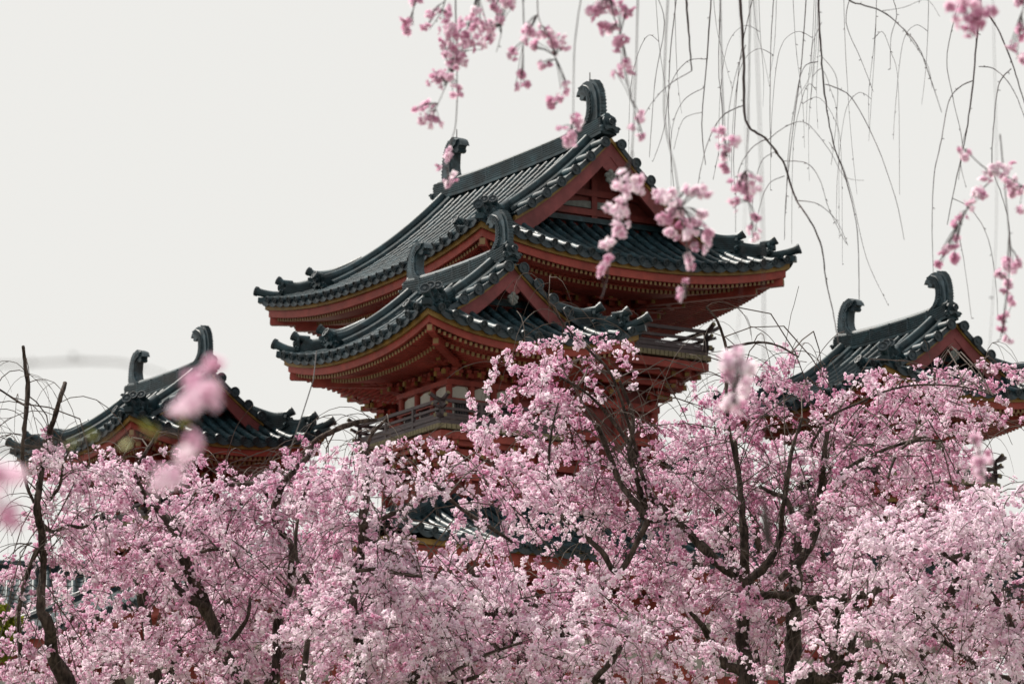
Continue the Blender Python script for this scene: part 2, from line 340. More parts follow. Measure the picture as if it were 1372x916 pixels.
def make_roof(name, A, B, V, k, hg, T, finH, parent, z0, wallr, scale, rod=False):
    """hip-and-gable roof; the ochre eave board corners lie at (+-A,+-B,z0)"""
    root = empty(name, (0,0,z0), 0, parent)
    R = hg+k; c1 = 0.60; base = 0.13; KN = 2.3
    def prof(d):
        t = d/B; return R*(c1*t+(1-c1)*t*abs(t))
    def lift(x, y): return k*(min(1.05, abs(x)/A)**KN)*(min(1.05, abs(y)/B)**KN)
    def zM(x, y): return -k+base+prof(B-abs(y))+lift(x, y)
    def zE(x, y): return -k+base+prof(A-abs(x))+lift(x, y)
    kud = V-0.48*scale                                   # descending ridge position
    # long sides
    nx = int((A-0.08)/TPX)
    xs = [(i)*TPX for i in range(-nx, nx+1)]
    def flush(tl_, en_):
        o_ = tl_.build('roof_tiles', M['tile'], root, True, 35); en_.build('eave_end_tiles', M['tile_end'], o_, True, 30)
    for sy in (-1, 1):
        tiles = MB(); ends = MB()
        for x in xs:
            dmax = B-0.05 if abs(x) < kud else max(0.0, A-abs(x))
            def pf(d, off, x=x): 
                yy = sy*(B-d); return Vector((x+off, yy, zM(x+off, yy)))
            tile_field(tiles, ends, pf, (1,0,0), dmax, None)
        for i in range(-nx-1, nx+1):
            x = (i+0.5)*TPX; half = TPX/2
            if abs(x)+half > A+0.02: continue
            dmax = B-0.02 if abs(x) < kud+0.1 else max(0.05, A-abs(x)+0.05)
            def pf(d, off, x=x):
                yy = sy*(B-d); return Vector((x+off, yy, zM(x+off, yy)))
            pan_field(tiles, ends, pf, (1,0,0), dmax, half)
        flush(tiles, ends)
    # end slopes
    gx = A-(A-V)-0.62*scale                               # plane of the gable wall
    eD = A-gx
    ny = int((B-0.08)/TP)
    for sx in (-1, 1):
        tiles = MB(); ends = MB()
        for j in range(-ny, ny+1):
            y = j*TP; dmax = min(B-abs(y), eD)
            def pf(d, off, y=y):
                xx = sx*(A-d); return Vector((xx, y+off, zE(xx, y+off)))
            tile_field(tiles, ends, pf, (0,1,0), max(0, dmax), None)
        for j in range(-ny-1, ny+1):
            y = (j+0.5)*TP
            if abs(y)+TP/2 > B+0.02: continue
            dmax = min(B-abs(y)+0.05, eD)
            def pf(d, off, y=y):
                xx = sx*(A-d); return Vector((xx, y+off, zE(xx, y+off)))
            pan_field(tiles, ends, pf, (0,1,0), max(0.05, dmax), TP/2)
        flush(tiles, ends); tiles = MB(); ends = MB()
        # verge tiles: short rolls pointing out of the gable
        y = 0.16*scale; VST = 0.33*scale**0.4
        while y < B-(A-kud)+0.10:
            for sy in (-1, 1):
                yy = sy*y; h = 0.03
                sl = (zM(V, yy+0.02)-zM(V, yy-0.02))/0.04
                nrm = Vector((0, -sl, 1)).normalized(); tg = Vector((0, 1, sl)).normalized()
                o = len(tiles.v); rr = 0.100
                for xx, q in ((kud, .95), (kud+(V-kud)*.5, 1.0), (kud+(V-kud)*.5, 1.07), (V+0.10, 1.0)):
                    p = Vector((sx*xx, yy, zM(xx, yy)+0.02))
                    for a, b in RP: tiles.v.append(tuple(p+tg*(a*rr*q)+nrm*(b*rr*q)))
                n = len(RP)
                for i in range(3):
                    for kk in range(n-1): tiles.f.append((o+i*n+kk, o+i*n+kk+1, o+(i+1)*n+kk+1, o+(i+1)*n+kk))
                disk(ends, Vector((sx*(V+0.10), yy, zM(V, yy)+0.02))+nrm*0.01, Vector((-sx, 0, 0)), rr*1.12)
                # scalloped verge plate between rolls
                
                ends.beam(Vector((sx*(V+0.03), sy*(y+0.02), zM(V, y+0.02)-0.015)), Vector((sx*(V+0.03), sy*(y+VST-.02), zM(V, y+VST-.02)-0.015)), 0.05, 0.10)
                tiles.beam(Vector((sx*(kud+V)/2, sy*(y+0.03), zM(V, y+0.03)-0.0)), Vector((sx*(kud+V)/2, sy*(y+VST-.02), zM(V, y+VST-.02)-0.0)), V-kud, 0.04)
            y += VST
        vo = tiles.build('verge_tiles', M['tile'], root, True, 35); ends.build('verge_end_tiles', M['tile_end'], vo, True, 30)
    # main ridge
    rid = MB(); n = 24; X1 = V-0.10
    zr = zM(0, 0)
    pts = [Vector((-X1+2*X1*i/n, 0, zM(-X1+2*X1*i/n, 0)+0.05+0.09*scale*abs(-1+2*i/n)**3)) for i in range(n+1)]
    htop = ridge_sweep(rid, pts, wd=0.30*scale, layers=int(6*scale), lh=0.046, rr=0.09)
    rid.build('main_ridge', M['tile'], root, True, 30)
    # straps over the ridge
    st = MB()
    for i in (4, 8, 12, 16, 20):
        p = pts[i]; st.box(p+ZV*(htop*0.38), (0.010, 0.163*scale, htop*0.34))
    st.build('ridge_strap', M['ornament'], root)
    for sx in (-1, 1):
        mb = MB(); md = MB()
        onigawara(mb, md, Vector((sx*(X1+0.0), 0, pts[0].z+0.02)), (sx, 0, 0), 0.72*scale, 0, False)
        oo = mb.build('gable_end_tile', M['ornament'], root, True, 35); md.build('boss', M['tile_end'], oo, True, 30)
        fb = MB(); shibi(fb, Vector((sx*(T+0.10*finH), 0, pts[0].z+htop*0.55)), -sx, finH, 1, 1.12 if finH > 1 else 1.25)
        fo = fb.build('roof_finial', M['ornament'], root, True, 30)
        if rod:
            rb = MB(); pz = pts[0].z+htop*0.55+finH
            rb.tube([(sx*(T-0.02*finH), 0, pz-0.15), (sx*(T-0.02*finH), 0, pz+0.17)], 0.012, 6)
            rb.build('lightning_rod', M['metal'], fo)
    # descending ridges and hip ridges
    for sx in (-1, 1):
        for sy in (-1, 1):
            dr = MB(); dd = MB()
            dend = 0.42*scale; pts2 = []
            for i in range(19):
                y = 0.12+(B-dend-0.12)*i/18; f = i/18
                pts2.append(Vector((sx*kud, sy*y, zM(kud, y)+0.10+0.07*max(0, f-0.8)/0.2*f)))
            hh = ridge_sweep(dr, pts2, wd=0.17, layers=4, lh=0.042, rr=0.08)
            onigawara(dr, dd, pts2[-1]-ZV*0.02, (0, sy, 0), 0.85, hh-0.07)
            # two long round tiles beside it
            for off in (-0.20,):
                q = [Vector((sx*(kud+off), p.y, zM(kud+off, p.y)+0.12)) for p in pts2[:-1]]
                dr.tube(q, 0.072, 8)
            q = [Vector((sx*(kud+0.17), p.y, zM(kud+0.17, p.y)+0.09)) for p in pts2 if abs(p.y) < B-(A-kud)+0.1]
            if len(q) > 1: dr.tube(q, 0.075, 8)
            o2 = dr.build('descending_ridge', M['tile'], root, True, 30); dd.build('boss', M['tile_end'], o2, True, 30)
            hr = MB(); hd = MB()
            L0 = A-kud
            def hp(s, up=0.0):     # s: distance (plan, one axis) from the corner
                x = sx*(A-s); y = sy*(B-s); return Vector((x, y, zM(x, y)+up))
            for (sa, sb, lay, up) in ((L0, L0*0.50, 6, 0.06), (L0*0.52, L0*0.20, 5, 0.05)):
                pp = [hp(sa+(sb-sa)*i/10, up+0.10*(max(0, i/10-0.5)/0.5)**2) for i in range(11)]
                h3 = ridge_sweep(hr, pp, wd=0.17, layers=lay, lh=0.042, rr=0.078)
                onigawara(hr, hd, pp[-1]-ZV*0.02, (sx, sy, 0), 0.50+0.045*lay, h3-0.06)
            pp = [hp(L0*0.24+(-0.14-L0*0.24)*i/8, 0.07+0.12*(i/8)**2) for i in range(9)]
            hr.tube(pp, [0.085]*8+[0.10], 10); disk(hd, pp[-1]+(pp[-1]-pp[-2]).normalized()*0.01, -(pp[-1]-pp[-2]), 0.11)
            # swept corner plate under the corner tile
            hr.beam(hp(0.35, -0.06), hp(-0.10, -0.02), 0.16, 0.12)
            o3 = hr.build('hip_ridge', M['tile'], root, True, 30); hd.build('boss', M['tile_end'], o3, True, 30)
    # ---- eave boards following the upturned curve
    def edge(mb, off, zt, zb, th, AA=A, BB=B, kk=k, ns=28):
        for sx, sy, ax in ((1,0,0),(-1,0,0),(0,1,1),(0,-1,1)):
            P = []; 
            for i in range(ns+1):
                t = -1+2*i/ns; zz = kk*abs(t)**KN-k
                if ax == 0:
                    a = Vector((sx*(AA-off), t*(BB-off), zz)); b = Vector((sx*(AA-off-th), t*(BB-off-th), zz))
                else:
                    a = Vector((t*(AA-off), sy*(BB-off), zz)); b = Vector((t*(AA-off-th), sy*(BB-off-th), zz))
                P.append((a+ZV*zt, a+ZV*zb, b+ZV*zb, b+ZV*zt))
            o = len(mb.v)
            for q in P: mb.v.extend([tuple(z) for z in q])
            for i in range(ns):
                for j in range(4): mb.f.append((o+4*i+j, o+4*i+(j+1) % 4, o+4*(i+1)+(j+1) % 4, o+4*(i+1)+j))
    sc = scale
    eb = MB(); edge(eb, -0.05, 0.125, 0.035, 0.30); eb.build('eave_underlay', M['tile_end'], root)
    eb = MB(); edge(eb, 0.0, 0.033, -0.075*sc, 0.14); eb.build('eave_trim', M['ochre'], root)
    eb = MB(); edge(eb, 0.06, -0.078*sc, -0.215*sc, 0.08); eb.build('eave_board', M['red'], root)
    # soffit boards + rafters in two tiers
    WA, WB = A*wallr, B*wallr; O = B-WB
    o1, o2_ = 0.16, 0.66*sc                              # outer ends of the two tiers
    def sz(o): return -0.20*sc+0.10*o
    def lf(t, o): return k*abs(t)**KN*max(0, 1-o/O*0.9)-k*1.0
    soff = MB()
    ns = 28
    for ax in (0, 1):
        for sg in (-1, 1):
            raf = MB(); re = MB()
            rows = [0.10, 0.4, 0.7, 1.0, 1.4, O]
            o = len(soff.v)
            for od in rows:
                for i in range(ns+1):
                    t = -1+2*i/ns; z = lf(t, od)+sz(od)
                    p = (sg*(A-od), t*(B-od), z) if ax == 0 else (t*(A-od), sg*(B-od), z)
                    soff.v.append(p)
            for r_ in range(len(rows)-1):
                for i in range(ns): 
                    q = o+r_*(ns+1)+i; soff.f.append((q, q+1, q+ns+2, q+ns+1))
            half = B if ax == 0 else A
            nr = int(half*2/0.112)
            for tier, (oa, drop, ww, hh) in enumerate(((o1, 0.062, 0.052, 0.066), (o2_, 0.150, 0.060, 0.075))):
                for i in range(nr+1):
                    s_ = -half+2*half*i/nr; 
                    lim = half-abs(s_)
                    if lim < oa+0.05: continue
                    ob = min((o2_+0.12) if tier == 0 else O, 99)
                    ob = min(ob, max(oa+0.1, lim)) if lim < ob else ob
                    def P(od):
                        t = s_/(half-od) if half-od > abs(s_) else math.copysign(1, s_)
                        z = lf(t, od)+sz(od)-drop
                        return Vector((sg*(A-od), s_, z)) if ax == 0 else Vector((s_, sg*(B-od), z))
                    a, b = P(oa), P(ob)
                    raf.beam(a, b, ww, hh)
                    e = (a-b).normalized(); re.beam(a, a+e*0.012, ww*1.02, hh*1.02)
            # kioi board between tiers
            for i in range(ns):
                ta, tb = -1+2*i/ns, -1+2*(i+1)/ns; od = o2_+0.02
                def Q(t):
                    z = lf(t, od)+sz(od)-0.085
                    return Vector((sg*(A-od), t*(B-od), z)) if ax == 0 else Vector((t*(A-od), sg*(B-od), z))
                raf.beam(Q(ta), Q(tb), 0.07, 0.06)
            ro_ = raf.build('rafters', M['red'], root); re.build('rafter_ends', M['cream'], ro_)
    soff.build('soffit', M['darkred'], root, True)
    # hip rafters sticking out under each corner
    for sx in (-1, 1):
        for sy in (-1, 1):
            raf = MB(); re = MB()
            def H(od, dz): return Vector((sx*(A-od), sy*(B-od), lf(1, od)+sz(od)+dz))
            raf.beam(H(0.10, -0.10), H(1.0*sc, -0.10), 0.12*sc, 0.16*sc)
            raf.beam(H(0.42*sc, -0.22), H(O, -0.20), 0.13*sc, 0.17*sc)
            e = (H(0.42*sc, -0.22)-H(O, -0.20)).normalized(); re.beam(H(0.42*sc, -0.22), H(0.42*sc, -0.22)+e*0.015, 0.10*sc, 0.12*sc)
            e = (H(0.10, -0.1)-H(1.0, -0.10)).normalized(); re.beam(H(0.10, -0.10), H(0.10, -0.10)+e*0.012, 0.09*sc, 0.11*sc)
            ro_ = raf.build('hip_rafter', M['red'], root); re.build('rafter_ends', M['cream'], ro_)
    # ---- gables
    for sx in (-1, 1):
        ye = B-(A-V)*0.95
        ye = min(ye, B-eD+0.30*sc)
        ns2 = 16
        def gp(y, dz, x): return Vector((sx*x, y, zM(V, y)+dz))
        gb = MB(); tb = MB(); gs = MB()
        for sy in (-1, 1):
            ys = [sy*ye*i/ns2 for i in range(ns2+1)]
            for (mbx, x, zt, zb, th) in ((tb, V+0.02, -0.045, -0.045-0.075*sc, 0.10), (gb, V-0.02, -0.045-0.077*sc, -0.045-0.33*sc, 0.06)):
                pts_ = [gp(y, 0, x-th/2) for y in ys]
                o = len(mbx.v)
                for i, y in enumerate(ys):
                    grow = 1.0 if mbx is tb else (1.0+0.25*(i/ns2))
                    for dx_, dz_ in ((th/2, zt), (th/2, zb*grow), (-th/2, zb*grow), (-th/2, zt)):
                        mbx.v.append((sx*(x-th/2+dx_), y, zM(V, y)+dz_))
                for i in range(ns2):
                    for j in range(4): mbx.f.append((o+4*i+j, o+4*i+(j+1) % 4, o+4*(i+1)+(j+1) % 4, o+4*(i+1)+j))
                mbx.f.append(tuple(o+4*ns2+j for j in range(4))); mbx.f.append(tuple(o+j for j in range(4)))
            # soffit of the overhang
            o = len(gs.v)
            for y in ys:
                gs.v.append((sx*(V-0.03), y, zM(V, y)-0.10)); gs.v.append((sx*(gx-0.05), y, zM(gx, y)-0.10))
            for i in range(ns2): gs.f.append((o+2*i, o+2*i+1, o+2*i+3, o+2*i+2))
        root_g = gb.build('barge_board', M['mauve'] , root); tb.build('ochre_edge', M['ochre'], root_g)
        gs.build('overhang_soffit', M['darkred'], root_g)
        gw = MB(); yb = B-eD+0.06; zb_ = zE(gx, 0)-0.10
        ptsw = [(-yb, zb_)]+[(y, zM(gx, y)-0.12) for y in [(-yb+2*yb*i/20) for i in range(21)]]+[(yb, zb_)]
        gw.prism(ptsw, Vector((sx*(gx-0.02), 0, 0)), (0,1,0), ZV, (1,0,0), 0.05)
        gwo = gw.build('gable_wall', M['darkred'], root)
        gz = zb_; gh = zM(gx, 0)-0.12-zb_
        bb = MB()
        for f, ext in ((0.20, 0.85), (0.44, 0.60)):
            bb.box((sx*(gx+0.06), 0, gz+gh*f), (0.06, yb*ext*0.9, 0.055*sc))
        bb.box((sx*(gx+0.05), 0, gz+gh*0.45), (0.05, 0.055*sc, gh*0.42))
        bb.build('gable_beam', M['darkred'], gwo)
        pb = MB()
        pb.prism([(-yb*.40,0),(yb*.40,0),(yb*.30,.08*sc),(yb*.12,.12*sc),(-yb*.12,.12*sc),(-yb*.30,.08*sc)][::-1], Vector((sx*(gx+0.045), 0, gz+gh*0.26)), (0,1,0), ZV, (1,0,0), 0.04)
        pb.build('carved_panel', M['greywood'], gwo)
        # pendant below the gable peak
        pe = MB(); zc = zM(V, 0)-0.045-0.68*sc+.06; q = sc*0.72
        pk_ = MB(); s3 = 0.36*sc
        pk_.prism([(-s3, -.44*sc), (0, -.62*sc), (s3, -.44*sc), (0, -.10*sc)][::-1] if False else [(0, -.08*sc), (-.30*sc, -.40*sc), (-.10*sc, -.56*sc), (0, -.60*sc), (.10*sc, -.56*sc), (.30*sc, -.40*sc)], Vector((sx*(V-0.055), 0, zM(V, 0)-.045)), (0,1,0), ZV, (1,0,0), 0.04)
        pk_.build('peak_plate', M['mauve'], root_g)
        c = Vector((sx*(V-0.03), 0, zc))
        for (a, b, r_) in ((0,.05,.07),(-.09,-.03,.065),(.09,-.03,.065),(-.065,-.14,.06),(.065,-.14,.06),(0,-.20,.05),(0,-.08,.05)):
            pts_ = [(a*q+r_*q*math.cos(2*PI*i/12), b*q+r_*q*math.sin(2*PI*i/12)) for i in range(12)]
            inn = [(a*q+r_*.5*q*math.cos(2*PI*i/12), b*q+r_*.5*q*math.sin(2*PI*i/12)) for i in range(12)]
            pe.prism(pts_, c, (0,1,0), ZV, (1,0,0), 0.05+0.01*r_*20*abs(a)); pe.prism(inn, c+Vector((sx*0.03,0,0)), (0,1,0), ZV, (1,0,0), 0.03)
        pe.build('gable_pendant', M['greywood'], root_g)
    # ridge of flat tiles where the end slope meets the gable
    fl = MB()
    for sx in (-1, 1):
        for lvl in range(3):
            yy = B-eD+0.10
            fl.beam((sx*(gx+0.06+0.03*(2-lvl)), -yy, zE(gx, 0)+0.03+0.045*lvl), (sx*(gx+0.06+0.03*(2-lvl)), yy, zE(gx, 0)+0.03+0.045*lvl), 0.12, 0.035)
    fl.build('gable_foot_tiles', M['tile'], root)
    return root

def copy_tree(o, parent=None):
    c = o.copy(); COL.objects.link(c)
    if parent: c.parent = parent
    for ch in list(o.children): copy_tree(ch, c)
    return c
# ------------------------------------------------------------------ storeys under a roof: brackets, wall, balcony
def rect_sides(a, b):
    return [(Vector((a,-b,0)), Vector((a,b,0)), Vector((1,0,0))), (Vector((a,b,0)), Vector((-a,b,0)), Vector((0,1,0))),
            (Vector((-a,b,0)), Vector((-a,-b,0)), Vector((-1,0,0))), (Vector((-a,-b,0)), Vector((a,-b,0)), Vector((0,-1,0)))]
def ring(mb, a, b, z, wd, ht):
    for i, (p, q, n) in enumerate(rect_sides(a, b)):
        e = (q-p).normalized()*(wd/2 if i % 2 == 0 else -wd/2)
        mb.beam(p-e+ZV*z, q+e+ZV*z, wd, ht)
def brackets(red, yel, cols, n, z0, z1, reach, steps=3, s=1.0):
    """stepped bracket sets at positions cols along a wall, stepping outward from z0 (bottom) to z1 (top)"""
    n = Vector(n).normalized(); t = n.cross(ZV)
    for c in cols:
        for j in range(steps):
            f = (j+1)/steps; z = z0+(z1-z0)*(j+0.5)/steps; hh = (z1-z0)/steps
            e = c+n*(reach*f)
            red.beam(c+ZV*(z), e+ZV*(z), 0.075*s, hh*0.50)
            yel.box(e+n*0.006+ZV*z, (0.036*s, 0.036*s, hh*0.24), (n, t, ZV))
            ec = c+n*(reach*(f-0.5/steps))
            L = 0.17*s+0.05*s*j
            red.beam(ec-t*L+ZV*z, ec+t*L+ZV*z, 0.07*s, hh*0.42)
            for q in (-1, 0, 1):
                bc = ec+t*(q*L*0.92)+ZV*(z+hh*0.40)
                red.box(bc, (0.052*s, 0.052*s, hh*0.17), (n, t, ZV))
                if q: yel.box(ec+t*(q*(L+0.006))+ZV*z, (0.033*s, 0.010, hh*0.19), (n, t, ZV))
def make_storey(name, A, B, wallr, railr, parent, z0, s, zdeck, lower_to, lowr):
    root = empty(name, (0,0,z0), 0, parent)
    wa, wb = A*wallr, B*wallr; zt = -0.18*s
    red = MB(); yel = MB(); col = MB()
    zb0, zb1 = zt-0.62*s-0.05, zt-0.06            # bracket zone
    reach = (B-wb)*0.52
    nb = 3
    for (p, q, n) in rect_sides(wa, wb):
        cols = [p.lerp(q, i/nb) for i in range(nb+1)]
        brackets(red, yel, cols, n, zb0, zb1-0.05, reach, 3, s)
        mids = [p.lerp(q, (i+.5)/nb) for i in range(nb)]
        brackets(red, yel, mids, n, zb0+0.18*s, zb1-0.08, reach*0.45, 2, s*0.8)
    for sx in (-1, 1):
        for sy in (-1, 1):
            brackets(red, yel, [Vector((sx*wa, sy*wb, 0))], (sx, sy, 0), zb0, zb1-0.05, reach*1.41, 3, s*1.1)
    for f, z in ((1.0, zb1-0.01), (0.66, zb1-0.16*s), (0.33, zb0+0.40*s)):
        ring(red, wa+reach*f, wb+reach*f, z, 0.085*s, 0.085*s)
    ring(red, wa+0.02, wb+0.02, zb0-0.04*s, 0.12*s, 0.10*s)
    yo = red.build('bracket_set', M['red'], root); yel.build('bracket_ends', M['ochre'], yo)
    # wall core behind the brackets (dark) and panels
    wl = MB(); wl.box((0,0,(zt+zb0)/2-0.1), (wa-0.03, wb-0.03, (zt-zb0)/2+0.12)); wl.box((0,0,(zb0+zdeck)/2-0.1), (wa-0.05, wb-0.05, (zb0-zdeck)/2+0.05))
    wo = wl.build('wall', M['red'], root)
    zpan = zb0-0.02; ph = 0.24*s
    for (p, q, n) in rect_sides(wa, wb):
        t = (q-p).normalized(); L = (q-p).length
        for i in range(nb+1):
            c = p.lerp(q, i/nb)
            if i < nb: col.tube([c+ZV*(zdeck), c+ZV*(zb0)], 0.065*s, 12)
        zw1 = zb0-0.10*s-ph-0.10*s; zw0 = zdeck+0.10
        for i in range(nb):
            c = p.lerp(q, (i+.5)/nb); hw = L/nb/2-0.075*s
            # plaster panel with the lower corners cut by bracket feet
            pl = MB(); pl.prism([(-hw,0),(hw,0),(hw,ph),(hw*.35,ph*1.02),(-hw*.35,ph*1.02),(-hw,ph*.8)][::-1], c-n*0.035+ZV*(zb0-0.10*s-ph), t, ZV, n, 0.03)
            pl.build('plaster_panel', M['plaster'], wo)
            if i == 1 or nb == 1 or True:
                wn = MB(); wn.box(c-n*0.03+ZV*((zw0+zw1)/2), (hw, 0.012, (zw1-zw0)/2), (t, n, ZV))
                wno = wn.build('window', M['lattice'], wo)
                br = MB(); nbx = max(4, int(hw*2/0.05))
                for k in range(nbx+1):
                    br.box(c-n*0.01+t*(-hw+2*hw*k/nbx)+ZV*((zw0+zw1)/2), (0.009, 0.012, (zw1-zw0)/2), (t, n, ZV))
                br.build('window_bars', M['rail'], wno)
            # narrow plaster slips beside the window
                sl = MB(); sl.box(c-n*0.012+t*(-hw+0.015)+ZV*((zw0+zw1)/2), (0.022*s, 0.014, (zw1-zw0)/2), (t, n, ZV)); sl.build('plaster_slip', M['plaster'], wno)
    ring(col, wa+0.01, wb+0.01, zb0-0.10*s-ph-0.05*s, 0.13*s, 0.09*s)
    ring(col, wa+0.01, wb+0.01, zdeck+0.06, 0.13*s, 0.09*s)
    col.build('column', M['red'], root, True, 30)
    # balcony
    ra, rb = A*railr, B*railr
    dk = MB(); dk.box((0,0,zdeck-0.03), (ra+0.03, rb+0.03, 0.03)); bal = dk.build('balcony', M['rail'], root)
    pk = MB()
    for (p, q, n) in rect_sides(ra+0.05, rb+0.05):
        L = (q-p).length; m = max(4, int(L/0.105)); t = (q-p).normalized()
        for i in range(m):
            c = p.lerp(q, (i+.5)/m); pk.box(c+ZV*(zdeck-0.105), (L/m/2-0.008, 0.05, 0.045*s), (t, n, ZV))
    pk.build('plank_ends', M['plank'], bal)
    rl = MB(); rc = MB(); H = 0.40*s
    for (p, q, n) in rect_sides(ra, rb):
        t = (q-p).normalized(); L = (q-p).length; ext = 0.26*s
        for z, th, e in ((H, 0.055, ext), (H*0.62, 0.045, ext*0.75), (H*0.20, 0.06, ext*0.55)):
            pts = [p-t*e+ZV*(zdeck+z+0.10*s*(z/H)), p-t*(e*0.55)+ZV*(zdeck+z+0.035*s), p-t*(e*.1)+ZV*(zdeck+z), q+t*(e*.1)+ZV*(zdeck+z), q+t*(e*.55)+ZV*(zdeck+z+0.035*s), q+t*e+ZV*(zdeck+z+0.10*s*(z/H))]
            for a_, b_ in zip(pts, pts[1:]): rl.beam(a_, b_+(b_-a_).normalized()*0.004, th*s, th*s*1.1)
            for a_, b_ in ((pts[0], pts[1]), (pts[-1], pts[-2])):
                e_ = (a_-b_).normalized(); rc.beam(a_, a_+e_*0.012, th*s*1.05, th*s*1.15)
        m = 3
        for i in range(m+1):
            c = p.lerp(q, i/m); rl.box(c+ZV*(zdeck+H*0.5), (0.032*s, 0.032*s, H*0.5), (t, n, ZV))
        # solid lower panel of the railing
        for i in range(m):
            a_ = p.lerp(q, i/m); b_ = p.lerp(q, (i+1)/m)
            rl.beam(a_+ZV*(zdeck+H*0.07), b_+ZV*(zdeck+H*0.07), 0.02, H*0.16)
            rl.beam(a_+ZV*(zdeck+H*0.36), b_+ZV*(zdeck+H*0.36), 0.02, H*0.10)
    ro = rl.build('railing', M['rail'], bal); rc.build('railing_end_caps', M['plank'], ro)
    # brackets under the balcony
    ur = MB(); uy = MB(); la, lb = A*lowr, B*lowr
    ring(ur, ra-0.02, rb-0.02, zdeck-0.22*s-0.03, 0.10*s, 0.15*s)
    for (p, q, n) in rect_sides(la, lb):
        cols = [p.lerp(q, i/3) for i in range(4)]
        brackets(ur, uy, cols, n, zdeck-0.85*s, zdeck-0.30*s, (B*railr-lb)*0.95, 3, s*1.1)
    for sx in (-1, 1):
        for sy in (-1, 1): brackets(ur, uy, [Vector((sx*la, sy*lb, 0))], (sx, sy, 0), zdeck-0.85*s, zdeck-0.30*s, (B*railr-lb)*1.3, 3, s*1.2)
    for f, z in ((0.7, zdeck-0.36*s), (0.38, zdeck-0.52*s)):
        ring(ur, la+(ra-la)*f, lb+(rb-lb)*f, z, 0.10*s, 0.12*s)
    uo = ur.build('balcony_bracket', M['red'], root); uy.build('balcony_bracket_ends', M['ochre'], uo)
    # lower body
    lw = MB(); zc = (zdeck-0.1+lower_to)/2; lw.box((0,0,zc), (la-0.06, lb-0.06, (zdeck-0.1-lower_to)/2)); lwo = lw.build('lower_wall', M['darkred'], root)
    lc = MB()
    for (p, q, n) in rect_sides(la-0.02, lb-0.02):
        for i in range(4): lc.tube([p.lerp(q, i/4)+ZV*lower_to, p.lerp(q, i/4)+ZV*(zdeck-0.2)], 0.08*s, 10)
    z = zdeck-0.95*s
    while z > lower_to:
        ring(lc, la-0.01, lb-0.01, z, 0.14*s, 0.13*s); z -= 0.62*s
    lc.build('lower_column', M['red'], lwo, True, 30)
    return root

proto_roof = make_roof('turret_roof', 2.839, 2.33, 2.071, 0.37, 1.196, 1.524, 0.80, tower, Z_T, 0.32, 1.0)
proto_st = make_storey('turret_storey', 2.839, 2.33, 0.32, 0.56, tower, Z_T, 1.0, -1.80, -3.4, 0.42)
spots = [(-UU/2, VV/2), (UU/2, VV/2), (-UU/2, -VV/2), (UU/2, -VV/2)]
for i, (x, y) in enumerate(spots):
    for pr in (proto_roof, proto_st):
        o = pr if i == 0 else copy_tree(pr, tower)
        o.location = (x, y, Z_T)
make_roof('upper_roof', 4.634, 3.757, 3.604, 0.45, 2.379, 2.80, 1.02, tower, Z_M, 0.42, 1.22, rod=True)
make_storey('upper_storey', 4.634, 3.757, 0.42, 0.69, tower, Z_M, 1.18, -1.78, -(Z_M-Z_T)-3.4, 0.50)

# skirt roof round the first storey and the body below it
sk = empty('skirt_roof', (0,0,Z_T-3.15), 0, tower)
ia, ib, ov = UU/2+1.15, VV/2+1.0, 2.8
oa, ob = ia+ov, ib+ov; RS = 1.35; kS = 0.35
def zS(x, y, d):
    t = max(0, d)/ov; return -RS+RS*(0.75*t+0.25*t*t)+kS*(min(1, abs(x)/oa)**8)*(min(1, abs(y)/ob)**8) - (0.0 if d >= 0 else 0.3*-d)
tl = MB(); te = MB()
for ax in (0, 1):
    for sg in (-1, 1):
        half = ob if ax == 0 else oa
        n = int(half/TP)
        for i in range(-n, n+1):
            s_ = i*TP; dm = min(ov, half-abs(s_))
            def pf(d, off, s_=s_):
                if ax == 0: x = sg*(oa-d); y = s_+off
                else: x = s_+off; y = sg*(ob-d)
                return Vector((x, y, zS(x, y, d)))
            tile_field(tl, te, pf, (0,1,0) if ax == 0 else (1,0,0), max(0, dm), None)
            if i < n:
                def pf2(d, off, s_=s_+TP/2):
                    if ax == 0: x = sg*(oa-d); y = s_+off
                    else: x = s_+off; y = sg*(ob-d)
                    return Vector((x, y, zS(x, y, d)))
                pan_field(tl, te, pf2, (0,1,0) if ax == 0 else (1,0,0), max(0.05, min(ov, half-abs(s_+TP/2)+.05)), TP/2)
tl.build('roof_tiles', M['tile'], sk, True, 35); te.build('eave_end_tiles', M['tile_end'], sk, True, 30)
hr = MB()
for sx in (-1, 1):
    for sy in (-1, 1):
        pts = [Vector((sx*(ia+ov*i/10), sy*(ib+ov*i/10), zS(sx*(ia+ov*i/10), sy*(ib+ov*i/10), ov*(1-i/10))+0.06)) for i in range(10)]
        ridge_sweep(hr, pts, wd=0.2, layers=4)
hr.build('hip_ridge', M['tile'], sk, True, 30)
eb = MB(); ring(eb, oa-0.08, ob-0.08, -RS-0.06, 0.16, 0.10); eb.build('eave_trim', M['ochre'], sk)
eb = MB(); ring(eb, oa-0.16, ob-0.16, -RS-0.22, 0.14, 0.20); eb.build('eave_board', M['red'], sk)
eb = MB(); 
for (p, q, n) in rect_sides(oa-0.25, ob-0.25):
    L = (q-p).length; m = int(L/0.16)
    for i in range(m+1):
        c = p.lerp(q, i/m); eb.beam(c+ZV*(-RS-0.30), c-n*1.75+ZV*(-RS-0.15), 0.07, 0.09)
eb.build('rafters', M['red'], sk)
pf_ = MB(); pf_.box((0,0,-0.06), (ia, ib, 0.05)); pf_.box((0, 0, -RS-0.13), (oa-0.3, ob-0.3, 0.03)); pf_.build('roof_deck', M['darkred'], sk)
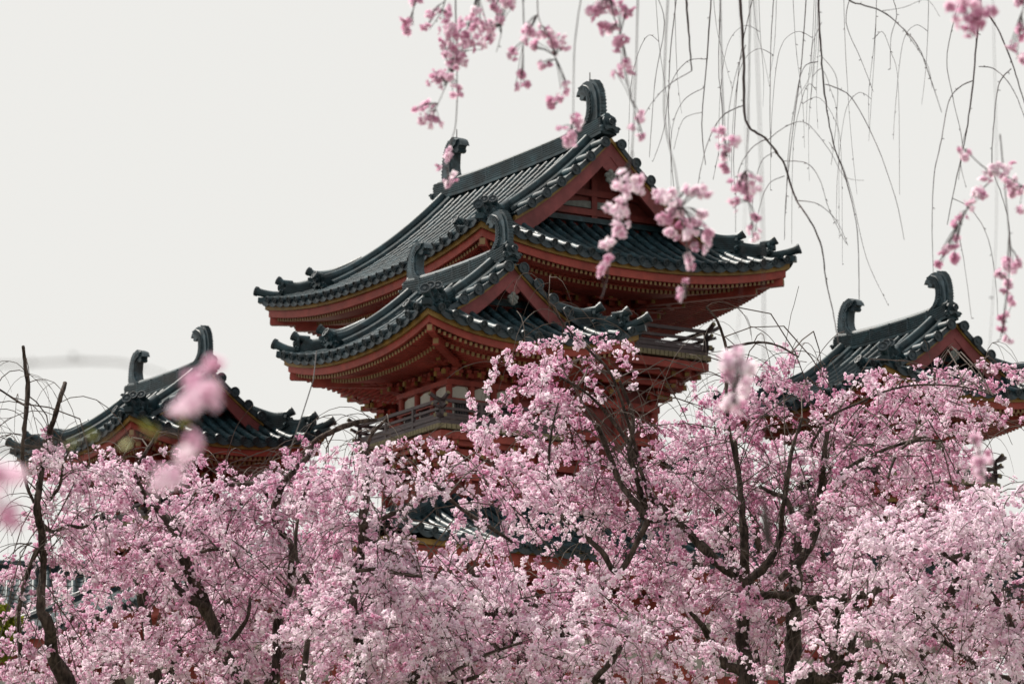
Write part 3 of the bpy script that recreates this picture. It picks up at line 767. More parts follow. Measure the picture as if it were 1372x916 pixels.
# first storey
fs = empty('first_storey', (0,0,0), 0, tower); HB = Z_T-3.15-RS-0.2
wm = MB(); wm.box((0,0,HB/2+0.4), (ia-0.2, ib-0.2, HB/2-0.4)); wo = wm.build('wall', M['plaster'], fs)
cm = MB()
for (p, q, n) in rect_sides(ia-0.15, ib-0.15):
    m = 7
    for i in range(m): cm.tube([p.lerp(q, i/m)+ZV*0.8, p.lerp(q, i/m)+ZV*HB], 0.2, 12)
for z in (1.2, 4.5, 8.0, HB-1.6, HB-0.8, HB-0.2): ring(cm, ia-0.13, ib-0.13, z, 0.2, 0.28)
cm.build('column', M['red'], fs, True, 30)
st = MB(); st.box((0,0,0.4), (ia+1.2, ib+1.2, 0.4)); st.build('stone_platform', M['stone'], fs)

# cable running from the near turret eave down towards the left
cb = MB(); cp = [at(424, 470, 81.0), at(420, 508, 80.5), at(405, 555, 80), at(388, 604, 79.5), at(382, 640, 79.3), at(379, 700, 79)]
cb.tube(cp, 0.012, 5)
cpo = cb.build('dangling_cable', M['metal'], tower); cpo.matrix_parent_inverse = Matrix.Translation(tower.location).to_4x4().inverted() if False else (Matrix.Translation(tower.location) @ Matrix.Rotation(tower.rotation_euler[2], 4, 'Z')).inverted()

# far corridor roof seen at the left edge
cor = empty('corridor_building', at(-60, 800, 100).xy.to_3d(), 0.12)
tag(cor, 'low dark tiled corridor roof glimpsed at the left edge behind the blossom', 'building')
cz = at(-60, 765, 100).z
rt = MB(); re_ = MB()
for i in range(-30, 22):
    x = i*TP
    def pf(d, off, x=x): return Vector((x+off, -2.2+d, cz-1.2+d*0.5+0.04*d*d))
    tile_field(rt, re_, pf, (1,0,0), 2.2, None)
    def pf2(d, off, x=x+TP/2): return Vector((x+off, -2.2+d, cz-1.2+d*0.5+0.04*d*d))
    pan_field(rt, re_, pf2, (1,0,0), 2.2, TP/2)
rt.beam((-9, 2.0, cz-0.9), (6.5, 2.0, cz-0.9), 4.0, 0.1)
r1 = rt.build('roof_tiles', M['tile'], cor, True, 35); re_.build('eave_end_tiles', M['tile_end'], r1, True, 30)
rr_ = MB(); ridge_sweep(rr_, [(-9,0,cz+0.05), (6.5,0,cz+0.05)], wd=0.26, layers=5); rr_.build('roof_ridge', M['tile'], cor, True, 30)
cw = MB(); cw.box((-1.2, 0, (cz-1.4)/2), (7.5, 1.6, (cz-1.4)/2)); cw.build('wall', M['plaster'], cor)

# ------------------------------------------------------------------ ground
g = MB(); g.add([(-2500,-300,0),(2500,-300,0),(2500,4500,0),(-2500,4500,0)], [(0,1,2,3)])
tag(g.build('ground', M['ground']), kind='structure')
g = MB(); n = 40; cpt = Vector((0, 36, 0.004))
ringv = [(cpt.x+(17+1.5*math.sin(3*a+1))*math.cos(a), cpt.y+(16+1.2*math.sin(4*a))*math.sin(a), 0.004) for a in [2*PI*i/n for i in range(n)]]
g.add(ringv, [tuple(range(n))]); tag(g.build('lawn', M['moss']), kind='structure')
# ------------------------------------------------------------------ cherry trees
def petal_template(kind):
    """quads of one flower, radius 1, facing +Z; returns verts (n,3), colour weight (n,) 0=base 1=tip"""
    V = []; W = []
    whorls = {'double': [(5, 0.32, 1.0, 0.0, .50), (4, 0.85, 0.78, 0.5, .50)], 'single': [(5, 0.30, 1.0, 0.0, .52)], 'bud': [(3, 1.25, 0.75, 0.0, .42)],
              'full': [(6, 0.18, 1.0, 0.0, .46), (5, 0.62, 0.88, 0.4, .44), (4, 1.05, 0.66, 0.2, .42)]}[kind]
    for n, tilt, L, off, wd in whorls:
        for i in range(n):
            a = 2*PI*(i+off)/n+0.13*math.sin(i*2.1); ca, sa = math.cos(a), math.sin(a); tl = tilt+0.14*math.sin(i*3.7+n)
            for (r_, s_, cup, wt) in ((0.05, 0, 0, 0.0), (0.62, -wd, 0.10, 0.7), (1.0, 0, 0.03, 1.0), (0.62, wd, 0.10, 0.7)):
                rr = r_*L; x = rr*math.cos(tl)-cup*math.sin(tl); z = rr*math.sin(tl)+cup*math.cos(tl); y = s_*L
                V.append((x*ca-y*sa, x*sa+y*ca, z)); W.append(wt)
    return np.array(V, np.float32), np.array(W, np.float32)
TEMPL = {k: petal_template(k) for k in ('double', 'single', 'bud', 'full')}
def np_mesh(name, verts, nq, m, parent, cols=None):
    me = bpy.data.meshes.new(name)
    me.vertices.add(len(verts)); me.vertices.foreach_set('co', verts.astype(np.float32).ravel())
    me.loops.add(nq*4); me.loops.foreach_set('vertex_index', np.arange(nq*4, dtype=np.int32))
    me.polygons.add(nq); me.polygons.foreach_set('loop_start', np.arange(0, nq*4, 4, dtype=np.int32))
    me.update(calc_edges=True)
    if cols is not None:
        a = me.color_attributes.new('petal_colour', 'FLOAT_COLOR', 'POINT')
        c4 = np.ones((len(verts), 4), np.float32); c4[:, :3] = cols; a.data.foreach_set('color', c4.ravel())
    me.materials.append(m)
    o = bpy.data.objects.new(name, me); COL.objects.link(o)
    if parent: o.parent = parent
    return o
PALE = np.array([0.95, 0.90, 0.94]); MID = np.array([0.87, 0.635, 0.775]); DEEP = np.array([0.60, 0.22, 0.39])
def flower_arrays(P, kind, size, tone, up_bias=0.25):
    """P (n,3) positions, tone (n,) 0 pale .. 1 deep"""
    n = len(P)
    T, W = TEMPL[kind]
    d = rng.normal(size=(n, 3)); d[:, 2] += up_bias; d /= np.linalg.norm(d, axis=1)[:, None]
    h = rng.normal(size=(n, 3)); x = np.cross(d, h); x /= np.linalg.norm(x, axis=1)[:, None]; y = np.cross(d, x)
    s = size*(0.72+0.5*rng.random(n))
    V = (T[None, :, 0, None]*x[:, None, :]+T[None, :, 1, None]*y[:, None, :]+T[None, :, 2, None]*d[:, None, :])*s[:, None, None]
    V += rng.normal(size=V.shape)*(size*0.11)
    V += P[:, None, :]
    t = tone[:, None, None]; base = np.clip(t*1.0+0.36, 0, 1); tip = np.clip(t*0.9-0.10, 0, 1)
    def ramp(q): 
        q = np.clip(q, 0, 1); a = np.clip(q*2, 0, 1); b = np.clip(q*2-1, 0, 1)
        return (PALE*(1-a)+MID*a)*(1-b)+DEEP*b
    w_ = W[None, :, None]
    C = ramp(base*(1-w_)+tip*w_)
    return V.reshape(-1, 3), C.reshape(-1, 3)
def blossoms(name, P, tone, parent, size=0.018, kinds=(('double', .62), ('single', .20), ('bud', .18)), m=None):
    P = np.array(P, np.float32); tone = np.array(tone, np.float32)
    if len(P) == 0: return None
    r_ = rng.random(len(P)); acc = 0; VV_, CC_ = [], []
    for k_, f in kinds:
        msk = (r_ >= acc) & (r_ < acc+f); acc += f
        if msk.sum() == 0: continue
        tn = tone[msk]
        if k_ == 'bud': tn = np.clip(tn+0.5, 0, 1)
        v, c = flower_arrays(P[msk], k_, size*(0.75 if k_ == 'bud' else 1), tn); VV_.append(v); CC_.append(c)
    v = np.concatenate(VV_); c = np.concatenate(CC_)
    return np_mesh(name, v, len(v)//4, m or M['petal'], parent, c)

def smooth_path(pts, rad, sub=5, jit=0.0):
    """Catmull-Rom through pts with interpolated radii and knotty jitter"""
    P = [Vector(p) for p in pts]; n = len(P); op = []; orr = []
    for i in range(n-1):
        p0, p1, p2, p3 = P[max(i-1, 0)], P[i], P[i+1], P[min(i+2, n-1)]
        for k in range(sub):
            t = k/sub
            q = 0.5*((2*p1)+(p2-p0)*t+(2*p0-5*p1+4*p2-p3)*t*t+(3*p1-p0-3*p2+p3)*t*t*t)
            r_ = rad[i]*(1-t)+rad[i+1]*t
            if jit: q = q+Vector((random.gauss(0, 1), random.gauss(0, 1), random.gauss(0, 1)))*r_*jit
            op.append(q); orr.append(r_*(1+(random.uniform(-.12, .16) if jit else 0)))
    op.append(P[-1]); orr.append(rad[-1])
    return op, orr
def limb_px(mb, nodes, data, D, base=None, dd=0.0, n=8):
    """data [(px,py,width_px)] at depth D (drifting by dd)"""
    m = len(data); pts = []; rad = []
    if base is not None:
        a, r0 = base; pts.append(Vector(a)); rad.append(r0)
    for i, (x, y, w_) in enumerate(data):
        dz = D+dd*i/(m-1)+0.08*math.sin(i*1.7+x*.01)
        pts.append(at(x, y, dz)); rad.append(max(0.003, w_/2*.88*dz/FPX))
    op, orr = smooth_path(pts, rad, 5, 0.10)
    mb.tube(op, orr, n)
    for p, r_ in zip(op, orr):
        if p.z > 3.0: nodes.append((p, r_))
    return op, orr

def drooping(p, d, L, n=7, g=0.9):
    """a twig polyline leaving p along d and bending down under its weight"""
    pts = [p.copy()]; d = d.normalized(); q = p.copy(); st = L/n
    for i in range(n):
        d = (d+Vector((random.gauss(0, .07), random.gauss(0, .07), -g/n*1.6+random.gauss(0, .05)))).normalized()
        q = q+d*st; pts.append(q.copy())
    return pts

HOLES = [(1348,606,42,36,1.0),(478,586,30,26,.8),(552,690,48,32,.42),(12,722,30,40,.9),(592,560,30,24,.85),(905,495,38,22,.9),(750,745,46,20,.5)]
def in_hole(x, y):
    for cx, cy, rx, ry, pr in HOLES:
        if ((x-cx)/rx)**2+((y-cy)/ry)**2 < 1 and random.random() < pr: return True
    return False
def px_of(q):
    dd = q.y*math.cos(PITCH)+(q.z-CAMZ)*math.sin(PITCH)
    return 686+q.x/dd*FPX, 458-((q.z-CAMZ)*math.cos(PITCH)-q.y*math.sin(PITCH))/dd*FPX
def grow(tree, nodes, lobes, skyline=None, tone0=0.35, tvar=0.2, fl=(9, 17), cstep=0.078, name='blossoms', size=0.0155, cover=0.85, link=0.15, thr=-0.13, up=0.25, dense=1.04, nbare=45, onlimb=0.28):
    tw = MB(); FP = []; FT = []; thin = [nd_ for nd_ in nodes if nd_[1] < 0.05]
    kd = None
    from mathutils.kdtree import KDTree
    kd = KDTree(len(nodes)); 
    for i, (p, r_) in enumerate(nodes): kd.insert(p, i)
    kd.balance(); used = [0]*len(nodes)
    for lb in lobes:
        (px, py, D, rx, ry, rd, ns) = lb[:7]; tb = lb[7] if len(lb) > 7 else 0
        cw_ = at(px, py, D); sx_ = rx*D/FPX; sz_ = ry*D/FPX
        for j in range(int(ns*dense)):
            while True:
                a, b, c = random.uniform(-1, 1), random.uniform(-1, 1), random.uniform(-1, 1)
                if a*a+b*b+c*c <= 1: break
            st = cw_+Vector((a*sx_, b*rd, c*sz_))
            if mnoise.noise(st*1.9) < thr: continue
            onl = False
            if random.random() < onlimb and thin:
                c_ = random.choice(thin)[0]
                if (c_-cw_).length < 1.6*max(sx_, sz_): st = c_.copy(); onl = True
            if skyline is not None:
                xx, yy = px_of(st)
                if (yy < skyline(xx)-2 and random.random() < .93) or in_hole(xx, yy): continue
            out_ = Vector((a, b*0.6, 0.35+c*0.5))+Vector((random.gauss(0, .5), random.gauss(0, .5), random.gauss(0, .3)))
            L = random.uniform(0.18, 0.5)
            pts = drooping(st, out_, L)
            ctone = tone0+tb+random.gauss(0, tvar*0.5)+0.22*mnoise.noise(st*1.3+Vector((5, 3, 9)))
            if not onl and random.random() < link:
                co, idx, dist = kd.find(st)
                near_n = [x for x in kd.find_range(st, min(dist+0.7, 1.6)) if used[x[1]] < 2]
                if near_n: co, idx, dist = random.choice(near_n)
                used[idx] += 1
                if used[idx] > 3: dist = 9
                if dist < 1.6:
                    mid = (co+st)/2+Vector((random.gauss(0, .06), random.gauss(0, .06), dist*0.22))
                    op, orr = smooth_path([co, mid, st]+pts[1:], [0.0048, 0.0040, 0.0032]+[0.0029-0.0002*i for i in range(len(pts)-1)], 2, 0.5)
                else: op, orr = pts, [0.0027]*len(pts)
            else: op, orr = pts, [0.0027]*len(pts)
            if skyline is not None:
                ok = True
            tw.tube(op, orr, 4, cap=False)
            # clusters
            nseg = len(pts)-1; tot = int(L/cstep)+1
            for k in range(tot):
                t = (k+random.random()*.7)/tot*nseg; i = min(int(t), nseg-1); f = t-i
                q = pts[i].lerp(pts[i+1], min(1, f))
                if skyline is not None:
                    xx, yy = px_of(q)
                    if yy < skyline(xx)+random.gauss(0, 7) or in_hole(xx, yy): continue
                if random.random() > cover: continue
                nf = random.randint(*fl); R_ = random.uniform(0.024, 0.046); ct = ctone+random.gauss(0, tvar*0.7)
                for _ in range(nf):
                    v = Vector((random.gauss(0, 1), random.gauss(0, 1), random.gauss(0, 1))).normalized()*R_*random.uniform(.5, 1.1)
                    FP.append(q+v); FT.append(min(1, max(0, ct+random.gauss(0, tvar*0.8))))
    up_ = [a for a in thin if px_of(a[0])[1] < 880]
    for i in range(nbare):
        if not up_: break
        p0 = random.choice(up_)[0]; L = random.uniform(.45, .95)
        d_ = Vector((random.gauss(0, .8), random.gauss(0, .6), random.uniform(.5, 1.2)))
        pts = drooping(p0, d_, L, 10, 1.9); 
        tw.tube(pts, [0.0034-0.00022*k for k in range(len(pts))], 4, cap=False)
        for k in range(2):      # side shoots
            q = pts[random.randint(3, 7)]; p2 = drooping(q, Vector((random.gauss(0, 1), random.gauss(0, .7), .1)), L*.5, 6, 1.5)
            tw.tube(p2, [0.0020-0.0002*j for j in range(len(p2))], 3, cap=False)
    tw.build('twigs', M['twig'], tree)
    o = blossoms(name, [tuple(p) for p in FP], FT, tree, size)
    return len(FP)

def skyline_fn(tab):
    xs = [a for a, b in tab]; ys = [b for a, b in tab]
    return lambda x: float(np.interp(x, xs, ys))
SKY_T = skyline_fn([(-50,640),(20,640),(50,600),(90,545),(110,600),(180,612),(240,600),(300,622),(350,640),(400,600),(450,585),(490,560),(530,550),(575,592),(618,585),(634,510),(650,478),(690,462),(740,452),(790,440),(845,442),(862,500),(915,532),(960,515),(1000,478),(1045,455),(1085,490),(1130,510),(1190,500),(1250,485),(1320,480),(1372,492)])

def tree_root(D, px, label, group='flowering cherry trees in front of the tower'):
    b = at(px, 916, D); loc = Vector((b.x, b.y, 0))
    t = empty('cherry_tree', (0,0,0)); tag(t, label, 'tree', group)
    return t, loc
def base_trunk(mb, loc, top, r):
    m = Vector((loc.x*0.6+top.x*0.4+0.1, loc.y*0.6+top.y*0.4, top.z*0.45))
    op, orr = smooth_path([loc-ZV*0.1, loc+ZV*0.35, m, top], [r*1.9, r*1.2, r, r*0.8], 8, 0.04)
    mb.tube(op, orr, 12)
def finish(t, loc):
    """put the Empty at the foot of the trunk"""
    t.location = loc
    for c in t.children: c.location = -loc

# --- big weeping tree, right of centre
t, loc = tree_root(29, 1040, 'large pink weeping cherry right of centre with a dome of blossom and forked dark limbs')
tm = MB(); nd = []
fork = Vector((loc.x, loc.y, 3.4)); base_trunk(tm, loc, fork, 0.17)
for dat, D, dd, bs in (
 ([(1060,1000,34),(1062,916,26),(1062,860,24),(1065,800,21),(1068,740,17),(1080,700,15),(1100,660,14),(1103,620,10),(1110,570,6)], 28.4, .2, 1),
 ([(1000,960,30),(1000,900,24),(996,860,22),(996,800,20),(998,740,15),(995,690,11),(990,640,8),(985,590,5)], 28.2, .3, 1),
 ([(1005,785,18),(965,755,16),(935,725,14),(900,692,12),(872,665,9),(862,640,7),(845,600,6),(822,565,6),(790,530,4),(750,505,4)], 28.2, .2, 0),
 ([(900,692,12),(868,694,12),(854,676,11),(830,645,9),(816,607,8),(800,570,6)], 28.2, .2, 0),
 ([(868,694,12),(856,650,9),(844,607,8),(848,560,6),(830,510,4)], 28.3, .1, 0),
 ([(868,697,10),(830,765,9),(806,738,9),(771,707,8),(747,683,7),(735,640,5),(738,585,4),(748,540,3)], 28.1, .2, 0),
 ([(1010,950,28),(1000,905,18),(972,890,15),(959,869,12),(941,838,10),(925,820,6)], 28.3, -.2, 1),
 ([(1000,800,14),(1040,796,13),(1070,802,14),(1110,803,14),(1160,795,13),(1200,778,12),(1240,757,9),(1290,742,6)], 28.0, -.4, 0),
 ([(1062,916,20),(1100,910,18),(1150,906,15),(1200,903,13),(1250,898,11),(1290,896,8),(1340,885,5)], 27.8, -.4, 0),
 ([(1124,800,12),(1124,820,12),(1124,842,16),(1140,860,9),(1160,885,7),(1172,905,5)], 27.8, 0, 0),
 ([(1124,842,12),(1105,852,6),(1090,862,4)], 27.8, 0, 0),
 ([(1005,775,14),(1030,752,12),(1045,720,9),(1048,690,8),(1055,640,8),(1062,600,6),(1075,560,4)], 28.1, 0, 0),
 ([(1045,775,10),(1075,748,15),(1095,705,13),(1104,670,10),(1120,640,7),(1150,618,6),(1190,600,5),(1240,585,4)], 28.0, .3, 0),
 ([(1063,690,8),(1052,668,9),(1035,660,7),(1018,652,5)], 28.0, 0, 0),
 ([(1080,905,7),(1130,885,8),(1165,873,9),(1185,872,8),(1200,885,6),(1205,900,4)], 27.7, -.1, 0),
 ([(1190,640,4),(1200,612,4),(1222,592,4),(1262,590,3)], 27.6, 0, 0),
 ([(990,640,7),(975,560,5),(973,500,5),(973,466,5),(961,430,4),(946,411,3)], 28.3, 0, 0),
 ([(973,466,4),(1010,459,4),(1040,462,3),(1070,478,3)], 28.3, 0, 0),
 ([(1085,600,5),(1110,560,4),(1150,540,4),(1200,520,3),(1250,515,3),(1300,520,2),(1330,530,2)], 28.4, .3, 0),
 ([(862,640,6),(840,560,5),(818,500,4),(790,470,4),(760,440,3),(735,405,2.5)], 28.3, 0, 0),
):
    limb_px(tm, nd, dat, D, (fork, 0.12) if bs else None, dd)
tm.build('trunk', M['bark'], t, True, 60)
lobes = [(1000,830,27.7,40,60,.25,12),(1070,760,27.5,30,70,.2,9),(930,730,27.7,50,25,.25,8),(1180,790,27.3,80,20,.2,10),(850,640,27.8,30,60,.25,9),(1120,690,27.5,50,50,.25,10),(745,560,29,105,95,.7,60),(690,505,28.8,60,45,.5,44),(650,560,28.8,38,45,.4,28),(775,500,28.8,85,55,.6,44),(830,560,29,85,80,.7,44),(905,610,29,90,75,.8,46),(960,610,29,80,90,.8,40),
 (1050,550,29,100,80,.8,60),(1000,520,29,50,40,.5,18),(1130,560,29.3,110,70,.8,56),(1215,535,29.6,95,60,.8,46),(1285,520,29.8,70,55,.7,30),(1360,560,30,45,60,.7,18),
 (1050,690,29.2,150,110,.9,100),(1180,660,29.3,140,100,.9,86),(850,700,29,110,90,.8,70),(930,800,29,130,110,.9,90),(1270,610,29.8,50,60,.7,30),(1100,840,29,150,90,.9,76),(760,680,29.2,80,70,.8,46)]
cnt = grow(t, nd, lobes, SKY_T, 0.44, 0.32, nbare=150)
finish(t, loc); print('R', cnt)

# --- pale tree, lower right, nearer
t, loc = tree_root(25, 1420, 'pale whitish pink cherry at lower right nearer than the large weeping cherry')
tm = MB(); nd = []
fork = Vector((loc.x, loc.y, 3.0)); base_trunk(tm, loc, fork, 0.14)
for dat in ([(1400,960,22),(1370,880,12),(1340,810,9),(1290,760,7),(1230,720,5),(1180,700,4)], [(1400,960,18),(1320,900,9),(1250,850,7),(1180,830,5),(1110,850,4)], [(1420,900,14),(1390,780,9),(1350,700,6),(1320,660,4)]):
    limb_px(tm, nd, dat, 25.2, (fork, 0.09), 0.1)
tm.build('trunk', M['bark'], t, True, 60)
lobes = [(1290,740,25,95,60,.6,64),(1195,715,25,85,35,.5,30),(1345,700,25,60,60,.6,36),(1240,830,25,150,80,.7,100),(1345,840,25,70,100,.6,60),(1120,890,25,100,40,.6,36),(1345,920,25,80,50,.6,30),(1220,910,25,90,40,.6,30)]
cnt = grow(t, nd, lobes, skyline_fn([(1000,860),(1090,830),(1120,700),(1200,680),(1260,690),(1300,660),(1372,655)]), 0.08, 0.16, name='blossoms', up=0.6)
finish(t, loc); print('P', cnt)

# --- left tree with the slanting limb
t, loc = tree_root(28, 330, 'pink cherry on the left with one thick slanting dark limb')
tm = MB(); nd = []
fork = Vector((loc.x, loc.y, 3.2)); base_trunk(tm, loc, fork, 0.16)
for dat, D, dd, bs in (
 ([(345,980,30),(323,916,21),(310,890,20),(290,850,20),(265,790,19),(245,745,17),(232,710,14),(215,685,10),(195,662,8),(180,635,6)], 27.2, .2, 1),
 ([(275,812,13),(255,802,12),(235,785,10),(215,760,8),(200,740,6),(186,728,5)], 27.2, .1, 0),
 ([(173,655,6),(182,630,6),(195,606,6),(205,590,5),(213,577,4)], 27.5, 0, 0),
 ([(300,870,8),(330,830,6),(335,800,4)], 27.3, 0, 0),
 ([(355,960,22),(370,900,15),(373,830,14),(385,800,12),(392,755,12),(388,725,9),(370,704,10),(370,670,12),(385,640,11),(412,612,9),(420,592,7),(447,577,8),(480,565,8),(505,562,4)], 27.6, .2, 1),
 ([(400,990,16),(405,916,9),(412,860,9),(418,800,8),(405,765,7),(396,740,6),(400,690,4),(415,640,3)], 27.0, .1, 1),
 ([(345,652,4),(330,648,7),(305,650,5),(285,655,4)], 27.6, 0, 0),
 ([(360,664,9),(350,652,7),(330,645,5),(300,640,3)], 27.6, 0, 0),
 ([(245,745,6),(300,735,5),(320,760,4)], 27.3, 0, 0),
): limb_px(tm, nd, dat, D, (fork, 0.12) if bs else None, dd)
tm.build('trunk', M['bark'], t, True, 60)
lobes = [(285,700,26.9,60,40,.2,9),(330,870,26.8,40,40,.2,8),(220,760,26.8,35,30,.2,6),(200,650,28,100,42,.6,62),(300,690,28,110,65,.7,84),(250,790,28,150,85,.8,120),(380,650,28,60,40,.5,30),(420,740,28,95,85,.7,84),(350,860,28,140,60,.7,80),(180,720,28,90,60,.7,50),(220,890,28,120,35,.6,46),(440,610,27.8,45,30,.4,20)]
cnt = grow(t, nd, lobes, SKY_T, 0.30, 0.26)
finish(t, loc); print('L', cnt)

# --- far left tree with pruned bare tops
t, loc = tree_root(26.5, 110, 'cherry at the far left edge with bare pruned upright limbs above its blossom')
tm = MB(); nd = []
fork = Vector((loc.x, loc.y, 3.2)); base_trunk(tm, loc, fork, 0.13)
for dat, bs in (
 ([(100,960,28),(72,880,22),(66,840,20),(54,812,14),(58,760,11),(55,714,12),(50,680,12),(54,642,9),(63,590,9),(72,563,8),(80,535,7),(87,513,7)], 1),
 ([(54,690,6),(36,650,5),(30,610,6),(33,574,7),(37,520,7),(34,490,6),(31,464,5)], 0),
 ([(37,545,3),(20,535,3),(0,522,3),(-25,505,2)], 0),
 ([(55,700,8),(70,712,6),(90,704,5),(112,706,5),(130,690,3)], 0),
 ([(50,735,9),(42,755,8),(30,790,6),(25,830,6),(28,880,6)], 0),
 ([(66,670,5),(80,650,5),(85,620,4),(95,600,3)], 0),
): limb_px(tm, nd, dat, 26.5, (fork, 0.11) if bs else None, .1)
tm.build('trunk', M['bark'], t, True, 60)
lobes = [(95,640,26.8,55,40,.4,22),(120,690,26.8,60,40,.5,24),(60,740,26.8,45,35,.4,12),(90,800,26.8,80,55,.5,44),(60,860,26.8,80,55,.6,44),(90,560,26.5,12,45,.12,7),(40,790,26.8,40,30,.4,12),(130,480,26.5,4,10,.05,0),(20,900,26.5,60,30,.5,22),(80,620,26.8,30,20,.3,10)]
cnt = grow(t, nd, lobes, skyline_fn([(-50,760),(0,770),(30,690),(50,600),(62,545),(100,545),(110,600),(200,620)]), 0.33, 0.26, link=.35)
finish(t, loc); print('LL', cnt)

# --- centre tree with the thick upright trunk
t, loc = tree_root(26, 485, 'cherry left of centre with a thick upright trunk below the near turret balcony')
tm = MB(); nd = []
fork = Vector((loc.x, loc.y, 2.6)); base_trunk(tm, loc, fork, 0.15)
for dat, D, bs in (
 ([(486,980,26),(484,916,22),(483,880,20),(478,840,18),(472,810,15),(476,785,13),(483,745,15),(487,700,15),(490,650,13),(490,620,10),(496,585,6),(520,560,5)], 25.6, 1),
 ([(486,705,7),(505,698,8),(530,686,8),(556,674,7),(572,660,6),(556,642,5),(525,633,5),(498,633,5)], 25.6, 0),
 ([(572,660,5),(590,640,4),(600,610,3)], 25.6, 0),
 ([(585,650,5),(610,675,6),(650,702,6),(690,728,4)], 25.5, 0),
 ([(478,765,6),(505,762,6),(535,768,6),(565,772,5)], 25.3, 0),
 ([(570,960,20),(548,916,14),(562,900,13),(574,880,10),(590,860,7)], 25.3, 1),
 ([(780,960,14),(795,912,8),(820,885,10),(838,855,7),(846,842,5),(865,840,4)], 25.0, 1),
 ([(490,720,5),(515,735,5),(545,750,4),(560,765,4)], 25.5, 0),
 ([(600,905,5),(640,880,5),(700,860,4)], 25.2, 0),
 ([(640,905,6),(620,912,7),(600,916,8)], 25.2, 0),
 ([(685,805,8),(705,806,8),(720,812,5)], 25.6, 0),
): limb_px(tm, nd, dat, D, (fork, 0.11) if bs else None, .1)
tm.build('trunk', M['bark'], t, True, 60)
lobes = [(480,780,25.2,35,20,.15,8),(470,860,25.2,30,25,.15,5),(495,600,25.3,30,22,.15,7),(470,625,26,45,40,.4,26),(525,600,25.8,42,34,.4,26,-.15),(600,615,26.2,55,35,.5,26),(655,640,26.2,70,60,.6,50),(700,740,26.2,80,50,.6,40),(600,840,25.6,170,70,.7,130,-.08),(760,850,25.6,150,70,.7,110,-.08),(500,840,25.8,110,80,.6,80),
 (880,880,25.6,80,50,.6,40,-.08),(560,790,25.8,110,35,.5,40),(520,665,26,20,25,.3,4),(640,905,25.6,200,30,.6,70,-.05),(450,700,26,40,60,.4,34)]
cnt = grow(t, nd, lobes, SKY_T, 0.24, 0.24)
finish(t, loc); print('C', cnt)

# --- trees farther back
for (D, px, label, lobes) in (
 (40, 250, 'cherry farther back filling the lower left behind the slanting limb', [(180,800,40,190,90,1.5,170),(320,740,40,140,60,1.3,100),(420,830,40,140,90,1.5,150),(90,890,40,100,40,1.2,70)]),
 (41, 700, 'cherry farther back in the lower middle behind the upright trunk', [(640,800,41,170,60,1.4,120),(780,800,41,160,80,1.4,140),(700,880,41,240,50,1.4,170),(560,860,41,120,60,1.3,90)]),
 (40, 1120, 'cherry farther back behind the forked limbs on the right', [(1000,700,40,160,110,1.5,110),(1150,640,40,170,90,1.5,110),(1120,800,40,220,110,1.6,240),(1250,620,40,50,50,1.2,20),(1300,800,40,110,120,1.4,140),(940,600,40,80,60,1.2,34)])):
    t, loc = tree_root(D, px, label)
    tm = MB(); nd = []
    fork = Vector((loc.x, loc.y, 4.0)); base_trunk(tm, loc, fork, 0.2)
    for lb in lobes:
        e = at(lb[0], lb[1]-lb[4]*0.5, D); m_ = at(lb[0]*0.6+px*0.4, 900, D)
        op, orr = smooth_path([fork, m_, e], [0.10, 0.06, 0.02], 8, 0.25); tm.tube(op, orr, 7); nd += [(p, r_) for p, r_ in zip(op, orr)]
        for s_ in range(4):
            a = op[random.randint(6, len(op)-4)]; b = at(lb[0]+random.uniform(-.8, .8)*lb[3], lb[1]+random.uniform(-.9, .5)*lb[4], D+random.uniform(-.8, .8))
            o2, r2 = smooth_path([a, (a+b)/2+Vector((0, 0, .3)), b], [0.035, 0.022, 0.008], 6, 0.3); tm.tube(o2, r2, 6); nd += [(p, r_) for p, r_ in zip(o2, r2)]
    tm.build('trunk', M['bark'], t, True, 60)
    cnt = grow(t, nd, lobes, lambda x, f=SKY_T: max(f(x)+30, 640 if x < 820 else 0), 0.40, 0.28, fl=(9, 16), cstep=0.075, size=0.019, link=.1, thr=-.35, nbare=0)
    finish(t, loc); print('B', cnt)

# ------------------------------------------------------------------ the near tree whose branches hang in from above (trunk outside the view)
def c8(L, ox=860, oy=0, sc=1.992): return [(ox+a/sc, oy+b/sc) for a, b in L]
t = empty('weeping_cherry', (0,0,0)); tag(t, 'near weeping cherry reaching in from above with bare hanging twigs and sparse pink blossoms', 'tree')
gloc = Vector((7.2, 15.5, 0)); tm = MB()
Dh = 13.0
ftop = at(2700, -500, 14.5)
op, orr = smooth_path([gloc-ZV*.1, gloc+ZV*.4, gloc+Vector((-.4, -.3, 2.2)), ftop], [.42, .28, .22, .17], 8, .03); tm.tube(op, orr, 14)
arch = [ftop, at(2200, -700, 13.8), at(1700, -620, 13.2), at(1300, -480, 13.0), at(950, -420, 12.8), at(600, -330, 12.6)]
op, orr = smooth_path(arch, [.13, .10, .07, .05, .035, .02], 8, .05); tm.tube(op, orr, 10)
arch_pts = list(zip(op, orr))
arch2 = [ftop, at(2300, -650, 17.0), at(1700, -520, 18.0), at(1300, -420, 18.2), at(950, -360, 18.0), at(700, -300, 17.8)]
op, orr = smooth_path(arch2, [.12, .09, .06, .045, .03, .02], 8, .05); tm.tube(op, orr, 10); arch_pts += list(zip(op, orr))
tm.build('trunk', M['bark'], t, True, 60)
